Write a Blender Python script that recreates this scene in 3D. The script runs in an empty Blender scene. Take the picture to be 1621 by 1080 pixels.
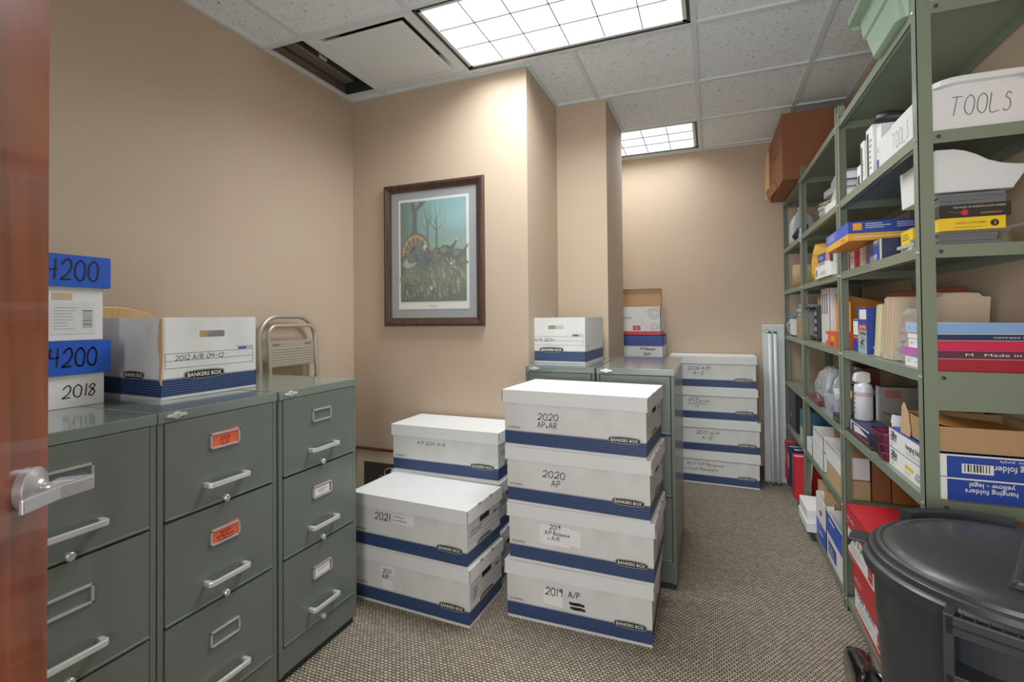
import bpy, math, random
from mathutils import Vector, Matrix
random.seed(7)
C = bpy.context.scene.collection
R = math.radians

# ---------------------------------------------------------------- materials
def lin(h):
    h = h.lstrip('#')
    o = []
    for i in (0, 2, 4):
        c = int(h[i:i+2], 16) / 255
        o.append(c / 12.92 if c <= .04045 else ((c + .055) / 1.055) ** 2.4)
    return (*o, 1)
_M = {}
def mat(hexc, rough=.55, metal=0, var=.06, bump=0, scale=18, coat=0, alpha=1, trans=0, emis=0, name=None):
    key = (hexc, rough, metal, var, bump, scale, coat, alpha, trans, emis, name)
    if key in _M: return _M[key]
    m = bpy.data.materials.new(name or 'surface_' + hexc.lstrip('#')); m.use_nodes = True
    nt = m.node_tree; N = nt.nodes; L = nt.links; b = N['Principled BSDF']
    c = lin(hexc)
    b.inputs['Base Color'].default_value = c
    b.inputs['Roughness'].default_value = rough; b.inputs['Metallic'].default_value = metal
    b.inputs['Coat Weight'].default_value = coat; b.inputs['Coat Roughness'].default_value = .12
    b.inputs['Transmission Weight'].default_value = trans
    b.inputs['Alpha'].default_value = alpha
    if emis:
        b.inputs['Emission Color'].default_value = c; b.inputs['Emission Strength'].default_value = emis
    tc = N.new('ShaderNodeTexCoord'); no = N.new('ShaderNodeTexNoise')
    no.inputs['Scale'].default_value = scale; no.inputs['Detail'].default_value = 4
    L.new(tc.outputs['Object'], no.inputs['Vector'])
    mx = N.new('ShaderNodeMix'); mx.data_type = 'RGBA'
    mx.inputs[6].default_value = tuple(max(0, x * (1 - var)) for x in c[:3]) + (1,)
    mx.inputs[7].default_value = tuple(min(1, x * (1 + var)) for x in c[:3]) + (1,)
    L.new(no.outputs['Fac'], mx.inputs[0]); L.new(mx.outputs[2], b.inputs['Base Color'])
    if bump:
        bp = N.new('ShaderNodeBump'); bp.inputs['Strength'].default_value = bump; bp.inputs['Distance'].default_value = .002
        L.new(no.outputs['Fac'], bp.inputs['Height']); L.new(bp.outputs[0], b.inputs['Normal'])
    _M[key] = m
    return m
def nodes(name):
    m = bpy.data.materials.new(name); m.use_nodes = True
    nt = m.node_tree
    return m, nt.nodes, nt.links, nt.nodes['Principled BSDF']
def ramp(N, stops, interp='LINEAR'):
    r = N.new('ShaderNodeValToRGB'); e = r.color_ramp.elements; r.color_ramp.interpolation = interp
    e[0].position, e[0].color = stops[0]; e[1].position, e[1].color = stops[-1]
    for p, c in stops[1:-1]:
        x = e.new(p); x.color = c
    return r

def m_wall():
    m, N, L, b = nodes('tan_wall_paint')
    tc = N.new('ShaderNodeTexCoord'); no = N.new('ShaderNodeTexNoise'); no.inputs['Scale'].default_value = 220
    n2 = N.new('ShaderNodeTexNoise'); n2.inputs['Scale'].default_value = 1.5
    L.new(tc.outputs['Object'], no.inputs['Vector']); L.new(tc.outputs['Object'], n2.inputs['Vector'])
    r = ramp(N, [(.3, lin('#b9a38b')), (.7, lin('#bea991'))])
    L.new(n2.outputs['Fac'], r.inputs[0]); L.new(r.outputs[0], b.inputs['Base Color'])
    bp = N.new('ShaderNodeBump'); bp.inputs['Strength'].default_value = .12; bp.inputs['Distance'].default_value = .001
    L.new(no.outputs['Fac'], bp.inputs['Height']); L.new(bp.outputs[0], b.inputs['Normal'])
    b.inputs['Roughness'].default_value = .75
    return m
def m_carpet():
    m, N, L, b = nodes('woven_loop_carpet')
    tc = N.new('ShaderNodeTexCoord')
    no = N.new('ShaderNodeTexNoise'); no.inputs['Scale'].default_value = 60; L.new(tc.outputs['Object'], no.inputs['Vector'])
    mxv = N.new('ShaderNodeVectorMath'); mxv.operation = 'MULTIPLY_ADD'
    mxv.inputs[1].default_value = (.003, .003, 0)
    L.new(no.outputs['Color'], mxv.inputs[0]); L.new(tc.outputs['Object'], mxv.inputs[2])
    br = N.new('ShaderNodeTexBrick')
    br.inputs['Scale'].default_value = 1; br.inputs['Brick Width'].default_value = .0175; br.inputs['Row Height'].default_value = .0125
    br.inputs['Mortar Size'].default_value = .003; br.inputs['Mortar Smooth'].default_value = .9
    br.offset = .5
    br.inputs['Color1'].default_value = lin('#cdc2b0'); br.inputs['Color2'].default_value = lin('#a99d8a'); br.inputs['Mortar'].default_value = lin('#3a2f26')
    L.new(mxv.outputs[0], br.inputs['Vector'])
    n3 = N.new('ShaderNodeTexNoise'); n3.inputs['Scale'].default_value = 300; L.new(tc.outputs['Object'], n3.inputs['Vector'])
    mx = N.new('ShaderNodeMix'); mx.data_type = 'RGBA'; mx.blend_type = 'MULTIPLY'; mx.inputs[0].default_value = .4
    L.new(br.outputs['Color'], mx.inputs[6]); L.new(n3.outputs['Fac'], mx.inputs[7])
    g = N.new('ShaderNodeMix'); g.data_type = 'RGBA'; g.blend_type = 'MULTIPLY'; g.inputs[0].default_value = 1
    g.inputs[7].default_value = (1.0, .96, .91, 1)
    L.new(mx.outputs[2], g.inputs[6]); L.new(g.outputs[2], b.inputs['Base Color'])
    bp = N.new('ShaderNodeBump'); bp.invert = True; bp.inputs['Strength'].default_value = 1; bp.inputs['Distance'].default_value = .003
    L.new(br.outputs['Fac'], bp.inputs['Height']); L.new(bp.outputs[0], b.inputs['Normal'])
    b.inputs['Roughness'].default_value = .95
    return m
def m_tile():
    m, N, L, b = nodes('fissured_ceiling_tile')
    tc = N.new('ShaderNodeTexCoord')
    n1 = N.new('ShaderNodeTexNoise'); n1.inputs['Scale'].default_value = 75; n1.inputs['Detail'].default_value = 2; n1.inputs['Distortion'].default_value = 1.5
    vo = N.new('ShaderNodeTexVoronoi'); vo.inputs['Scale'].default_value = 130
    L.new(tc.outputs['Object'], n1.inputs['Vector']); L.new(tc.outputs['Object'], vo.inputs['Vector'])
    r1 = ramp(N, [(.30, (0, 0, 0, 1)), (.37, (1, 1, 1, 1))]); L.new(n1.outputs['Fac'], r1.inputs[0])
    r2 = ramp(N, [(.10, (0, 0, 0, 1)), (.18, (1, 1, 1, 1))]); L.new(vo.outputs['Distance'], r2.inputs[0])
    mn = N.new('ShaderNodeMath'); mn.operation = 'MINIMUM'
    L.new(r1.outputs[0], mn.inputs[0]); L.new(r2.outputs[0], mn.inputs[1])
    mx = N.new('ShaderNodeMix'); mx.data_type = 'RGBA'; mx.inputs[6].default_value = lin('#6e7274'); mx.inputs[7].default_value = lin('#e9f1f5')
    L.new(r1.outputs[0], mx.inputs[0])
    m2 = N.new('ShaderNodeMix'); m2.data_type = 'RGBA'; m2.inputs[6].default_value = lin('#9ea2a4')
    L.new(r2.outputs[0], m2.inputs[0]); L.new(mx.outputs[2], m2.inputs[7])
    L.new(m2.outputs[2], b.inputs['Base Color'])
    bp = N.new('ShaderNodeBump'); bp.inputs['Strength'].default_value = .5; bp.inputs['Distance'].default_value = .002
    L.new(mn.outputs[0], bp.inputs['Height']); L.new(bp.outputs[0], b.inputs['Normal'])
    b.inputs['Roughness'].default_value = .9
    return m
def m_banker():
    m, N, L, b = nodes('white_board_with_navy_stripes')
    tc = N.new('ShaderNodeTexCoord'); s = N.new('ShaderNodeSeparateXYZ'); L.new(tc.outputs['Object'], s.inputs[0])
    def cmp(op, a, v):
        n = N.new('ShaderNodeMath'); n.operation = op; L.new(a, n.inputs[0]); n.inputs[1].default_value = v; return n.outputs[0]
    def mul(a, c):
        n = N.new('ShaderNodeMath'); n.operation = 'MULTIPLY'; L.new(a, n.inputs[0]); L.new(c, n.inputs[1]); return n.outputs[0]
    z = s.outputs[2]
    band = mul(cmp('GREATER_THAN', z, .011), cmp('LESS_THAN', z, .0665))
    fr = N.new('ShaderNodeMath'); fr.operation = 'FRACT'; L.new(cmp('MULTIPLY', z, 1 / .0078), fr.inputs[0])
    thin = cmp('GREATER_THAN', fr.outputs[0], .84)
    line2 = mul(cmp('GREATER_THAN', z, .0685), cmp('LESS_THAN', z, .0697))
    no = N.new('ShaderNodeTexNoise'); no.inputs['Scale'].default_value = 9; L.new(tc.outputs['Object'], no.inputs['Vector'])
    w = ramp(N, [(.3, lin('#d2d4d0')), (.7, lin('#dfe0dd'))]); L.new(no.outputs['Fac'], w.inputs[0])
    a = N.new('ShaderNodeMix'); a.data_type = 'RGBA'; a.inputs[6].default_value = lin('#152a54'); a.inputs[7].default_value = lin('#5f7db0')
    L.new(thin, a.inputs[0])
    c = N.new('ShaderNodeMix'); c.data_type = 'RGBA'; L.new(band, c.inputs[0]); L.new(w.outputs[0], c.inputs[6]); L.new(a.outputs[2], c.inputs[7])
    d = N.new('ShaderNodeMix'); d.data_type = 'RGBA'; L.new(line2, d.inputs[0]); L.new(c.outputs[2], d.inputs[6]); d.inputs[7].default_value = lin('#2a4170')
    L.new(d.outputs[2], b.inputs['Base Color']); b.inputs['Roughness'].default_value = .5
    return m
def m_wood(name, c1, c2, axis=(3, 3, 30), rough=.35, coat=.3, rings=False):
    m, N, L, b = nodes(name)
    tc = N.new('ShaderNodeTexCoord'); mp = N.new('ShaderNodeMapping'); mp.inputs['Scale'].default_value = axis
    no = N.new('ShaderNodeTexNoise'); no.inputs['Scale'].default_value = 1.0; no.inputs['Detail'].default_value = 6; no.inputs['Distortion'].default_value = 1
    L.new(tc.outputs['Object'], mp.inputs[0]); L.new(mp.outputs[0], no.inputs['Vector'])
    r = ramp(N, [(.3, lin(c1)), (.7, lin(c2))]); L.new(no.outputs['Fac'], r.inputs[0]); L.new(r.outputs[0], b.inputs['Base Color'])
    b.inputs['Roughness'].default_value = rough; b.inputs['Coat Weight'].default_value = coat
    return m
def m_picture():
    m, N, L, b = nodes('misty_wood_print')
    tc = N.new('ShaderNodeTexCoord'); s = N.new('ShaderNodeSeparateXYZ'); L.new(tc.outputs['Generated'], s.inputs[0])
    no = N.new('ShaderNodeTexNoise'); no.inputs['Scale'].default_value = 7; no.inputs['Detail'].default_value = 8
    L.new(tc.outputs['Generated'], no.inputs['Vector'])
    ad = N.new('ShaderNodeMath'); ad.operation = 'MULTIPLY_ADD'; L.new(no.outputs['Fac'], ad.inputs[0]); ad.inputs[1].default_value = .16
    L.new(s.outputs[2], ad.inputs[2])
    r = ramp(N, [(0, lin('#2c3a24')), (.35, lin('#6a7650')), (.55, lin('#5d6b4d')), (.62, lin('#7f9c8a')), (.72, lin('#6d978e')), (.9, lin('#7fb0b0')), (1, lin('#74a6ac'))])
    L.new(ad.outputs[0], r.inputs[0])
    n2 = N.new('ShaderNodeTexNoise'); n2.inputs['Scale'].default_value = 45; n2.inputs['Detail'].default_value = 6; n2.inputs['Distortion'].default_value = 2
    L.new(tc.outputs['Generated'], n2.inputs['Vector'])
    r2 = ramp(N, [(.4, (0.25, .25, .25, 1)), (.6, (1.2, 1.2, 1.1, 1))]); L.new(n2.outputs['Fac'], r2.inputs[0])
    lt = N.new('ShaderNodeMath'); lt.operation = 'LESS_THAN'; L.new(s.outputs[2], lt.inputs[0]); lt.inputs[1].default_value = .5
    mx = N.new('ShaderNodeMix'); mx.data_type = 'RGBA'; mx.blend_type = 'MULTIPLY'
    L.new(lt.outputs[0], mx.inputs[0]); L.new(r.outputs[0], mx.inputs[6]); L.new(r2.outputs[0], mx.inputs[7])
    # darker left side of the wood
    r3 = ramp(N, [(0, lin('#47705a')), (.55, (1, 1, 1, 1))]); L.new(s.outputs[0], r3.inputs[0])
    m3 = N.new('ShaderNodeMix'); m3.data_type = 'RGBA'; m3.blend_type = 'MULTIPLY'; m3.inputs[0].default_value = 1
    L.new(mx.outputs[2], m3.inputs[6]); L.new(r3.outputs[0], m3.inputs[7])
    L.new(m3.outputs[2], b.inputs['Base Color']); b.inputs['Roughness'].default_value = .25
    return m
def m_lens(strength, tint='#eef6ff'):
    m, N, L, b = nodes('lit_prismatic_lens')
    b.inputs['Base Color'].default_value = lin('#f4f8fa')
    b.inputs['Emission Color'].default_value = lin(tint); b.inputs['Emission Strength'].default_value = strength
    tc = N.new('ShaderNodeTexCoord'); no = N.new('ShaderNodeTexNoise'); no.inputs['Scale'].default_value = 4; L.new(tc.outputs['Object'], no.inputs['Vector'])
    r = ramp(N, [(.3, (.84, .91, .96, 1)), (.6, (.93, .98, 1, 1))]); L.new(no.outputs['Fac'], r.inputs[0])
    L.new(r.outputs[0], b.inputs['Emission Color'])
    return m

WALL = m_wall(); CARPET = m_carpet(); TILE = m_tile(); BANK = m_banker()
WHITE = mat('#e2e3e2', .55, var=.03, bump=.15, scale=8, name='white_cardboard')
GREY_W = mat('#cdd0cd', .6, var=.03, name='grey_white_board')
KRAFT = mat('#b08a5e', .7, var=.06, bump=.2, scale=40, name='kraft_cardboard')
KRAFTD = mat('#8a5a34', .75, var=.08, name='dark_kraft_cardboard')
KRAFTL = mat('#caa87c', .7, var=.05, name='light_kraft_cardboard')
INK = mat('#101012', .6, name='black_ink')
BLUE = mat('#1450c0', .45, var=.04, name='bright_blue_card')
NAVY = mat('#16264f', .45, name='navy_print')
ROYAL = mat('#1a3d9a', .45, name='royal_blue_print')
RED = mat('#c8202c', .42, var=.04, name='red_print')
CAB = mat('#606a62', .38, var=.03, bump=.02, scale=300, coat=.25, name='grey_green_cabinet_enamel')
CABTOP = mat('#6f7b72', .16, var=.02, coat=.7, name='polished_cabinet_top_enamel')
CABDK = mat('#2c322e', .6, name='dark_gap')
SHELF = mat('#74806c', .42, var=.04, coat=.15, name='sage_green_shelf_enamel')
CHROME = mat('#eef0f0', .28, .55, var=.02, name='bright_chrome')
SATIN = mat('#d2d5d8', .32, .7, var=.03, name='satin_chrome')
TEE = mat('#d4dcdf', .5, var=.02, name='grey_ceiling_grid')
BLK = mat('#15171a', .42, var=.1, name='black_plastic')
BIN = mat('#24282c', .42, var=.12, bump=.15, scale=350, coat=.1, name='charcoal_bin_plastic')
PLW = mat('#e4e6e6', .35, var=.02, name='white_plastic')
PAPER = mat('#eeeeec', .7, var=.02, name='white_paper')
GREYP = mat('#7c8288', .4, name='grey_plastic')
YELLOW = mat('#f0c818', .5, name='yellow_card')
ORANGE = mat('#f08a1c', .5, name='orange_card')
CLEAR = mat('#dfe8ea', .12, trans=.9, var=.02, name='clear_plastic')
FILM = mat('#eef2f4', .1, alpha=.28, var=.02, name='clear_film')

# ---------------------------------------------------------------- meshes
class MB:
    def __init__(s): s.v = []; s.f = []; s.m = []; s.mats = []
    def mi(s, m):
        if m not in s.mats: s.mats.append(m)
        return s.mats.index(m)
    def add(s, vs, fs, m, M=None):
        b = len(s.v); k = s.mi(m)
        for p in vs:
            s.v.append(tuple(M @ Vector(p)) if M is not None else tuple(p))
        for f in fs: s.f.append(tuple(b + i for i in f)); s.m.append(k)
        return s
    def box(s, x0, x1, y0, y1, z0, z1, m, M=None):
        vs = [(x0,y0,z0),(x1,y0,z0),(x1,y1,z0),(x0,y1,z0),(x0,y0,z1),(x1,y0,z1),(x1,y1,z1),(x0,y1,z1)]
        fs = [(0,3,2,1),(4,5,6,7),(0,1,5,4),(1,2,6,5),(2,3,7,6),(3,0,4,7)]
        return s.add(vs, fs, m, M)
    def taper(s, b, t, z0, z1, m, M=None):   # b,t = (x0,x1,y0,y1)
        vs = [(b[0],b[2],z0),(b[1],b[2],z0),(b[1],b[3],z0),(b[0],b[3],z0),(t[0],t[2],z1),(t[1],t[2],z1),(t[1],t[3],z1),(t[0],t[3],z1)]
        fs = [(0,3,2,1),(4,5,6,7),(0,1,5,4),(1,2,6,5),(2,3,7,6),(3,0,4,7)]
        return s.add(vs, fs, m, M)
    def quad(s, a, b, c, d, m): return s.add([a,b,c,d], [(0,1,2,3)], m)
    def prism(s, poly, t0, t1, m, plane='xz', M=None):   # polygon in plane, extruded along the third axis
        n = len(poly)
        def P(a, b, t): return {'xz': (a, t, b), 'yz': (t, a, b), 'xy': (a, b, t)}[plane]
        vs = [P(a, b, t0) for a, b in poly] + [P(a, b, t1) for a, b in poly]
        fs = [tuple(range(n)), tuple(range(2*n-1, n-1, -1))] + [(i, i+n, (i+1)%n+n, (i+1)%n) for i in range(n)]
        return s.add(vs, fs, m, M)
    def tube(s, pts, r, m, n=10, closed=False, M=None):
        pts = [Vector(p) for p in pts]; k = len(pts); rings = []
        up = None
        for i, p in enumerate(pts):
            a = pts[(i-1) % k] if (closed or i > 0) else p
            c = pts[(i+1) % k] if (closed or i < k-1) else p
            t = (c - a).normalized()
            if up is None:
                up = Vector((0,0,1)) if abs(t.z) < .9 else Vector((1,0,0))
            x = t.cross(up).normalized(); y = x.cross(t).normalized(); up = y
            rr = r[i] if isinstance(r, (list, tuple)) else r
            rings.append([p + x*math.cos(2*math.pi*j/n)*rr + y*math.sin(2*math.pi*j/n)*rr for j in range(n)])
        vs = [q for g in rings for q in g]; fs = []
        for i in range(k if closed else k-1):
            a = i*n; b2 = ((i+1) % k)*n
            for j in range(n): fs.append((a+j, a+(j+1)%n, b2+(j+1)%n, b2+j))
        if not closed: fs += [tuple(range(n-1,-1,-1)), tuple((k-1)*n+j for j in range(n))]
        return s.add(vs, fs, m, M)
    def lathe(s, prof, m, c=(0,0,0), n=32, M=None, cap=True):
        vs = []; fs = []
        for r, z in prof:
            for j in range(n):
                a = 2*math.pi*j/n; vs.append((c[0]+r*math.cos(a), c[1]+r*math.sin(a), c[2]+z))
        for i in range(len(prof)-1):
            for j in range(n): fs.append((i*n+j, i*n+(j+1)%n, (i+1)*n+(j+1)%n, (i+1)*n+j))
        if cap: fs += [tuple(range(n-1,-1,-1)), tuple((len(prof)-1)*n+j for j in range(n))]
        return s.add(vs, fs, m, M)
    def strokes(s, polys, O, u, v, width, m, lift=.0008):
        O, u, v = Vector(O), Vector(u), Vector(v); n = u.cross(v).normalized()*lift
        for st in polys:
            for a, b in zip(st[:-1], st[1:]):
                a = Vector(a); b = Vector(b); d = (b-a)
                if d.length < 1e-6: continue
                d = d.normalized(); p = Vector((-d.y, d.x))*width/2; e = d*width*.3
                q = [a-e+p, a-e-p, b+e-p, b+e+p]
                s.add([O+u*t.x+v*t.y+n for t in q], [(0,1,2,3)], m)
    def hand(s, text, O, u, v, h, m=None, width=None, slant=.1, space=.28, fit=None):
        # handwritten line starting at O, cap height h
        x = 0; out = []; u = Vector(u); v = Vector(v)
        for ch in text:
            if ch == ' ': x += h*.42; continue
            g = GLYPH.get(ch) or GLYPH.get(ch.upper()) or GLYPH['-']
            w = max(int(t[0]) for st in g for t in st.split()) / 8
            jy = random.uniform(-.05, .05)
            for st in g:
                p = [(int(t[0])/8, int(t[1])/8+jy) for t in st.split()]
                p = smooth(p)
                out.append([(x+a*h+b*h*slant, b*h) for a, b in p])
            x += (w+space)*h
        if fit:
            k = fit/max(x, 1e-6); out = [[(a*k, b) for a, b in st] for st in out]
        s.strokes(out, O, u, v, width or h*.11, m or INK)
        return x
    def text(s, body, O, u, v, h, m, fit=None, lift=.001, center=False, bold=0):
        vs, fs, w = text_mesh(body, bold)
        O, u, v = Vector(O), Vector(u), Vector(v); n = u.cross(v).normalized()*lift
        k = (fit/w) if fit else h
        o0 = -w*k/2 if center else 0
        s.add([O+u*(x*k+o0)+v*(y*h)+n for x, y in vs], fs, m)
    def build(s, name, parent=None, bevel=0, smoothf=False, loc=None, rot=None, sub=0, seg=2, auto=None):
        me = bpy.data.meshes.new(name); me.from_pydata(s.v, [], s.f)
        for m in s.mats: me.materials.append(m)
        me.polygons.foreach_set('material_index', s.m)
        if smoothf: me.polygons.foreach_set('use_smooth', [True]*len(me.polygons))
        me.update()
        o = bpy.data.objects.new(name, me); C.objects.link(o)
        if parent: o.parent = parent
        if loc: o.location = loc
        if rot: o.rotation_euler = rot
        if bevel:
            b = o.modifiers.new('bevel', 'BEVEL'); b.width = bevel; b.segments = seg; b.limit_method = 'ANGLE'; b.angle_limit = R(35)
        if sub:
            d = o.modifiers.new('sub', 'SUBSURF'); d.levels = sub; d.render_levels = sub
        return o
_T = {}
def text_mesh(body, bold=0):
    if (body, bold) in _T: return _T[(body, bold)]
    cu = bpy.data.curves.new('t', 'FONT'); cu.body = body; cu.size = 1; cu.resolution_u = 2; cu.offset = bold
    o = bpy.data.objects.new('t', cu); C.objects.link(o)
    dg = bpy.context.evaluated_depsgraph_get(); dg.update()
    me = bpy.data.meshes.new_from_object(o.evaluated_get(dg))
    vs = [(p.co.x, p.co.y) for p in me.vertices]; fs = [tuple(p.vertices) for p in me.polygons]
    x0 = min(p[0] for p in vs); x1 = max(p[0] for p in vs)
    k = 1/.73
    vs = [((x-x0)*k, y*k) for x, y in vs]
    bpy.data.objects.remove(o); bpy.data.curves.remove(cu); bpy.data.meshes.remove(me)
    _T[(body, bold)] = (vs, fs, (x1-x0)*k)
    return _T[(body, bold)]
def smooth(p):
    if len(p) < 3: return p
    out = []
    q = [p[0]] + p + [p[-1]]
    for i in range(1, len(q)-2):
        p0, p1, p2, p3 = q[i-1:i+3]
        for t in (0, .33, .66):
            out.append(tuple(.5*((2*p1[k])+(-p0[k]+p2[k])*t+(2*p0[k]-5*p1[k]+4*p2[k]-p3[k])*t*t+(-p0[k]+3*p1[k]-3*p2[k]+p3[k])*t**3) for k in (0, 1)))
    out.append(p[-1])
    return out
GLYPH = {'0': ["28 06 02 20 40 52 56 38 28"], '1': ["18 10"], '2': ["06 28 48 55 32 00 20 50"], '3': ["07 28 47 35 15", "25 44 42 20 01"],
 '4': ["08 04 54", "48 40"], '5': ["48 08 05 35 52 30 00"], '6': ["48 15 02 20 42 34 03"], '7': ["08 58 20"], '8': ["47 28 06 34 42 20 01 24 47"],
 '9': ["46 28 16 15 35 47 40"], 'A': ["00 28 50", "13 43"], 'B': ["00 08", "08 38 46 04", "04 44 42 30 00"], 'C': ["57 38 16 02 20 51"],
 'D': ["00 08", "08 38 55 52 30 00"], 'E': ["58 08 00 50", "04 34"], 'F': ["48 08 00", "04 34"], 'G': ["57 38 16 02 20 41 44 34"],
 'H': ["08 00", "48 40", "04 44"], 'I': ["18 10"], 'K': ["08 00", "48 04 40"], 'L': ["08 00 50"], 'M': ["00 18 34 58 60"], 'N': ["00 08 50 58"],
 'O': ["28 06 02 20 40 52 56 38 28"], 'P': ["00 08", "08 38 46 34 04"], 'R': ["00 08", "08 38 46 34 04", "14 50"], 'S': ["47 28 16 35 42 20 01"],
 'T': ["08 68", "38 20"], 'U': ["08 02 20 42 48"], 'W': ["08 20 34 50 68"], 'X': ["08 50", "00 48"], 'Y': ["08 34 58", "34 20"], 'Z': ["08 58 00 50"],
 'a': ["44 14 01 20 43 44 40 50"], 'c': ["43 14 01 30 41"], 'e': ["12 43 24 02 20 41"], 'h': ["08 00", "03 24 43 40"], 'i': ["14 10", "16 17"],
 'l': ["18 10"], 'n': ["04 00", "02 24 43 40"], 'o': ["24 02 20 42 24"], 'p': ["04 00", "04 34 42 20 01"], 'r': ["04 00", "02 24 34"],
 's': ["43 24 13 31 20 00"], 't': ["17 11 20", "05 35"], 'v': ["04 20 44"], '+': ["14 10", "02 32"], '/': ["00 38"], '-': ["04 44"], '&': ["50 06 28 36 02 20 42"], '.': ["10 11"], 'd': ["48 40", "43 14 01 20 42"], 'm': ["04 00", "03 24 30", "33 54 60"], 'u': ["04 01 20 43", "44 40"], 'b': ["08 00", "03 34 42 20 01"]}

def thing(name, label, cat, loc=(0,0,0), rotz=0, group=None):
    o = bpy.data.objects.new(name, None); C.objects.link(o)
    o.empty_display_size = .05
    o.location = loc; o.rotation_euler = (0, 0, rotz)
    tag(o, label, cat, group)
    return o
def tag(o, label=None, cat=None, group=None, kind=None):
    if label: o['label'] = label
    if cat: o['category'] = cat
    if group: o['group'] = group
    if kind: o['kind'] = kind
    return o
def struct(name, mb, label=None, **k):
    o = mb.build(name, **k); o['kind'] = 'structure'
    if label: o['label'] = label
    return o
def copy_tree(o, parent=None):
    c = o.copy(); C.objects.link(c)
    if parent: c.parent = parent
    for ch in list(o.children): copy_tree(ch, c)
    return c
# faces of a local box centred at origin in x,y with base at z 0
def face(w, d, h, f):
    if f == 'F': return (Vector((-w/2, d/2, 0)), Vector((0,-1,0)), Vector((0,0,1)), d, h)   # -X
    if f == 'N': return (Vector((-w/2, -d/2, 0)), Vector((1,0,0)), Vector((0,0,1)), w, h)   # -Y
    if f == 'R': return (Vector((w/2, -d/2, 0)), Vector((0,1,0)), Vector((0,0,1)), d, h)    # +X
    if f == 'T': return (Vector((-w/2, -d/2, h)), Vector((1,0,0)), Vector((0,1,0)), w, d)
def decal(mb, F, u0, u1, v0, v1, m, lift=.0005):
    O, u, v, W, H = F; n = u.cross(v)*lift
    a = O + n
    mb.quad(a+u*u0*W+v*v0*H, a+u*u1*W+v*v0*H, a+u*u1*W+v*v1*H, a+u*u0*W+v*v1*H, m)
def wr(mb, F, u0, v0, h, body, m, fit=None, hand=False, lift=.001, width=None, bold=0, center=False, flip=False):
    O, u, v, W, H = F
    p = O + u*u0*W + v*v0*H
    if flip: u, v = -u, -v
    if hand: mb.hand(body, p, u, v, h, m, fit=fit, width=width)
    else: mb.text(body, p, u, v, h, m, fit=fit, lift=lift, bold=bold, center=center)

# ================================================================ ROOM
XL, XR, YP, YB, ZC = -2.09, .85, 2.538, 4.42, 2.68
Y0 = -.35
mb = MB().box(XL-.1, XR+.1, -1.6, YB+.1, -.05, 0, CARPET); struct('floor', mb, 'brown and beige woven loop carpet')
struct('wall_left', MB().box(XL-.1, XL, Y0-.1, YP, 0, ZC+.3, WALL))
struct('wall_picture', MB().box(XL-.1, -.915, YP, 3.113, 0, ZC+.3, WALL), 'tan wall section carrying the framed print')
struct('wall_niche', MB().box(XL-.1, -.59, 3.113, 3.71, 0, ZC+.3, WALL))
struct('wall_recess', MB().box(XL-.1, -1.35, 3.71, YB, 0, ZC+.3, WALL))
struct('wall_back', MB().box(XL-.1, XR+.1, YB, YB+.1, 0, ZC+.3, WALL))
struct('wall_right', MB().box(XR, XR+.1, Y0-.1, YB, 0, ZC+.3, WALL))
wf = MB().box(XL-.1, -.78, Y0-.1, Y0, 0, ZC+.3, WALL).box(.28, XR, Y0-.1, Y0, 0, ZC+.3, WALL).box(-.78, .28, Y0-.1, Y0, 2.14, ZC+.3, WALL)
struct('wall_front', wf)
# ceiling tiles: grid of 0.6 m bays, bays with fixtures or the vent left open
XS = [XL, -1.835, -1.235, -.64, -.05, .535, XR]
YS = [Y0, .02, .63, 1.245, 1.862, 2.473, 3.105, 3.715, 4.345, YB]
OPEN = {(0,4), (1,4), (2,4), (3,4), (2,7), (3,7)}
ct = MB()
for i in range(len(XS)-1):
    for j in range(len(YS)-1):
        if (i, j) in OPEN: continue
        x0, x1, y0, y1 = XS[i], XS[i+1], YS[j], YS[j+1]
        if y0 >= YP-.01 and x1 <= -.9: 
            if not (y0 > 3.7 and x1 > -1.35): continue
        ct.box(x0, x1, y0, y1, ZC+.004, ZC+.02, TILE)
struct('ceiling', ct, 'suspended ceiling of speckled grey mineral tiles')
struct('ceiling_slab', MB().box(XL-.1, XR+.1, Y0-.1, YB+.1, ZC+.28, ZC+.3, mat('#3a3a38', .9, name='dark_plenum')))
tee = MB()
_tk = [0]
def tb(x0, x1, y0, y1, m=TEE):
    _tk[0] += 1; o = .00013*_tk[0]
    tee.box(x0, x1, y0, y1, ZC-.006-o, ZC+.0061+o, m)
h = .013
for x in (-.05, .535): tb(x-h, x+h, Y0, YB)
for x in (-1.835, -1.235): tb(x-h, x+h, Y0, YP)
tb(-.64-h*.9, -.64+h*.9, 2.473, 3.113); tb(-.64-h*.9, -.64+h*.9, Y0, 1.862)
for y in YS[1:6]: tb(XL, XR, y-h*.85, y+h*.85) if y < 2.5 else None
tb(-.915, XR, 3.105-h*.85, 3.105+h*.85) 
for y in (3.715, 4.345): tb(-1.35 if y > 3.7 else -.59, XR, y-h*.85, y+h*.85)
# wall angle
for a in ((XL, XL+.02, Y0, YP), (XL, -.915, YP-.02, YP), (-.915, -.895, YP, 3.113), (-.915, -.59, 3.093, 3.113), (-.59, -.57, 3.113, 3.71), (-1.35, XR, YB-.02, YB), (XR-.02, XR, Y0, YB)):
    tb(*a)
struct('trim_ceiling_grid', tee, 'grey metal ceiling grid')

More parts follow.
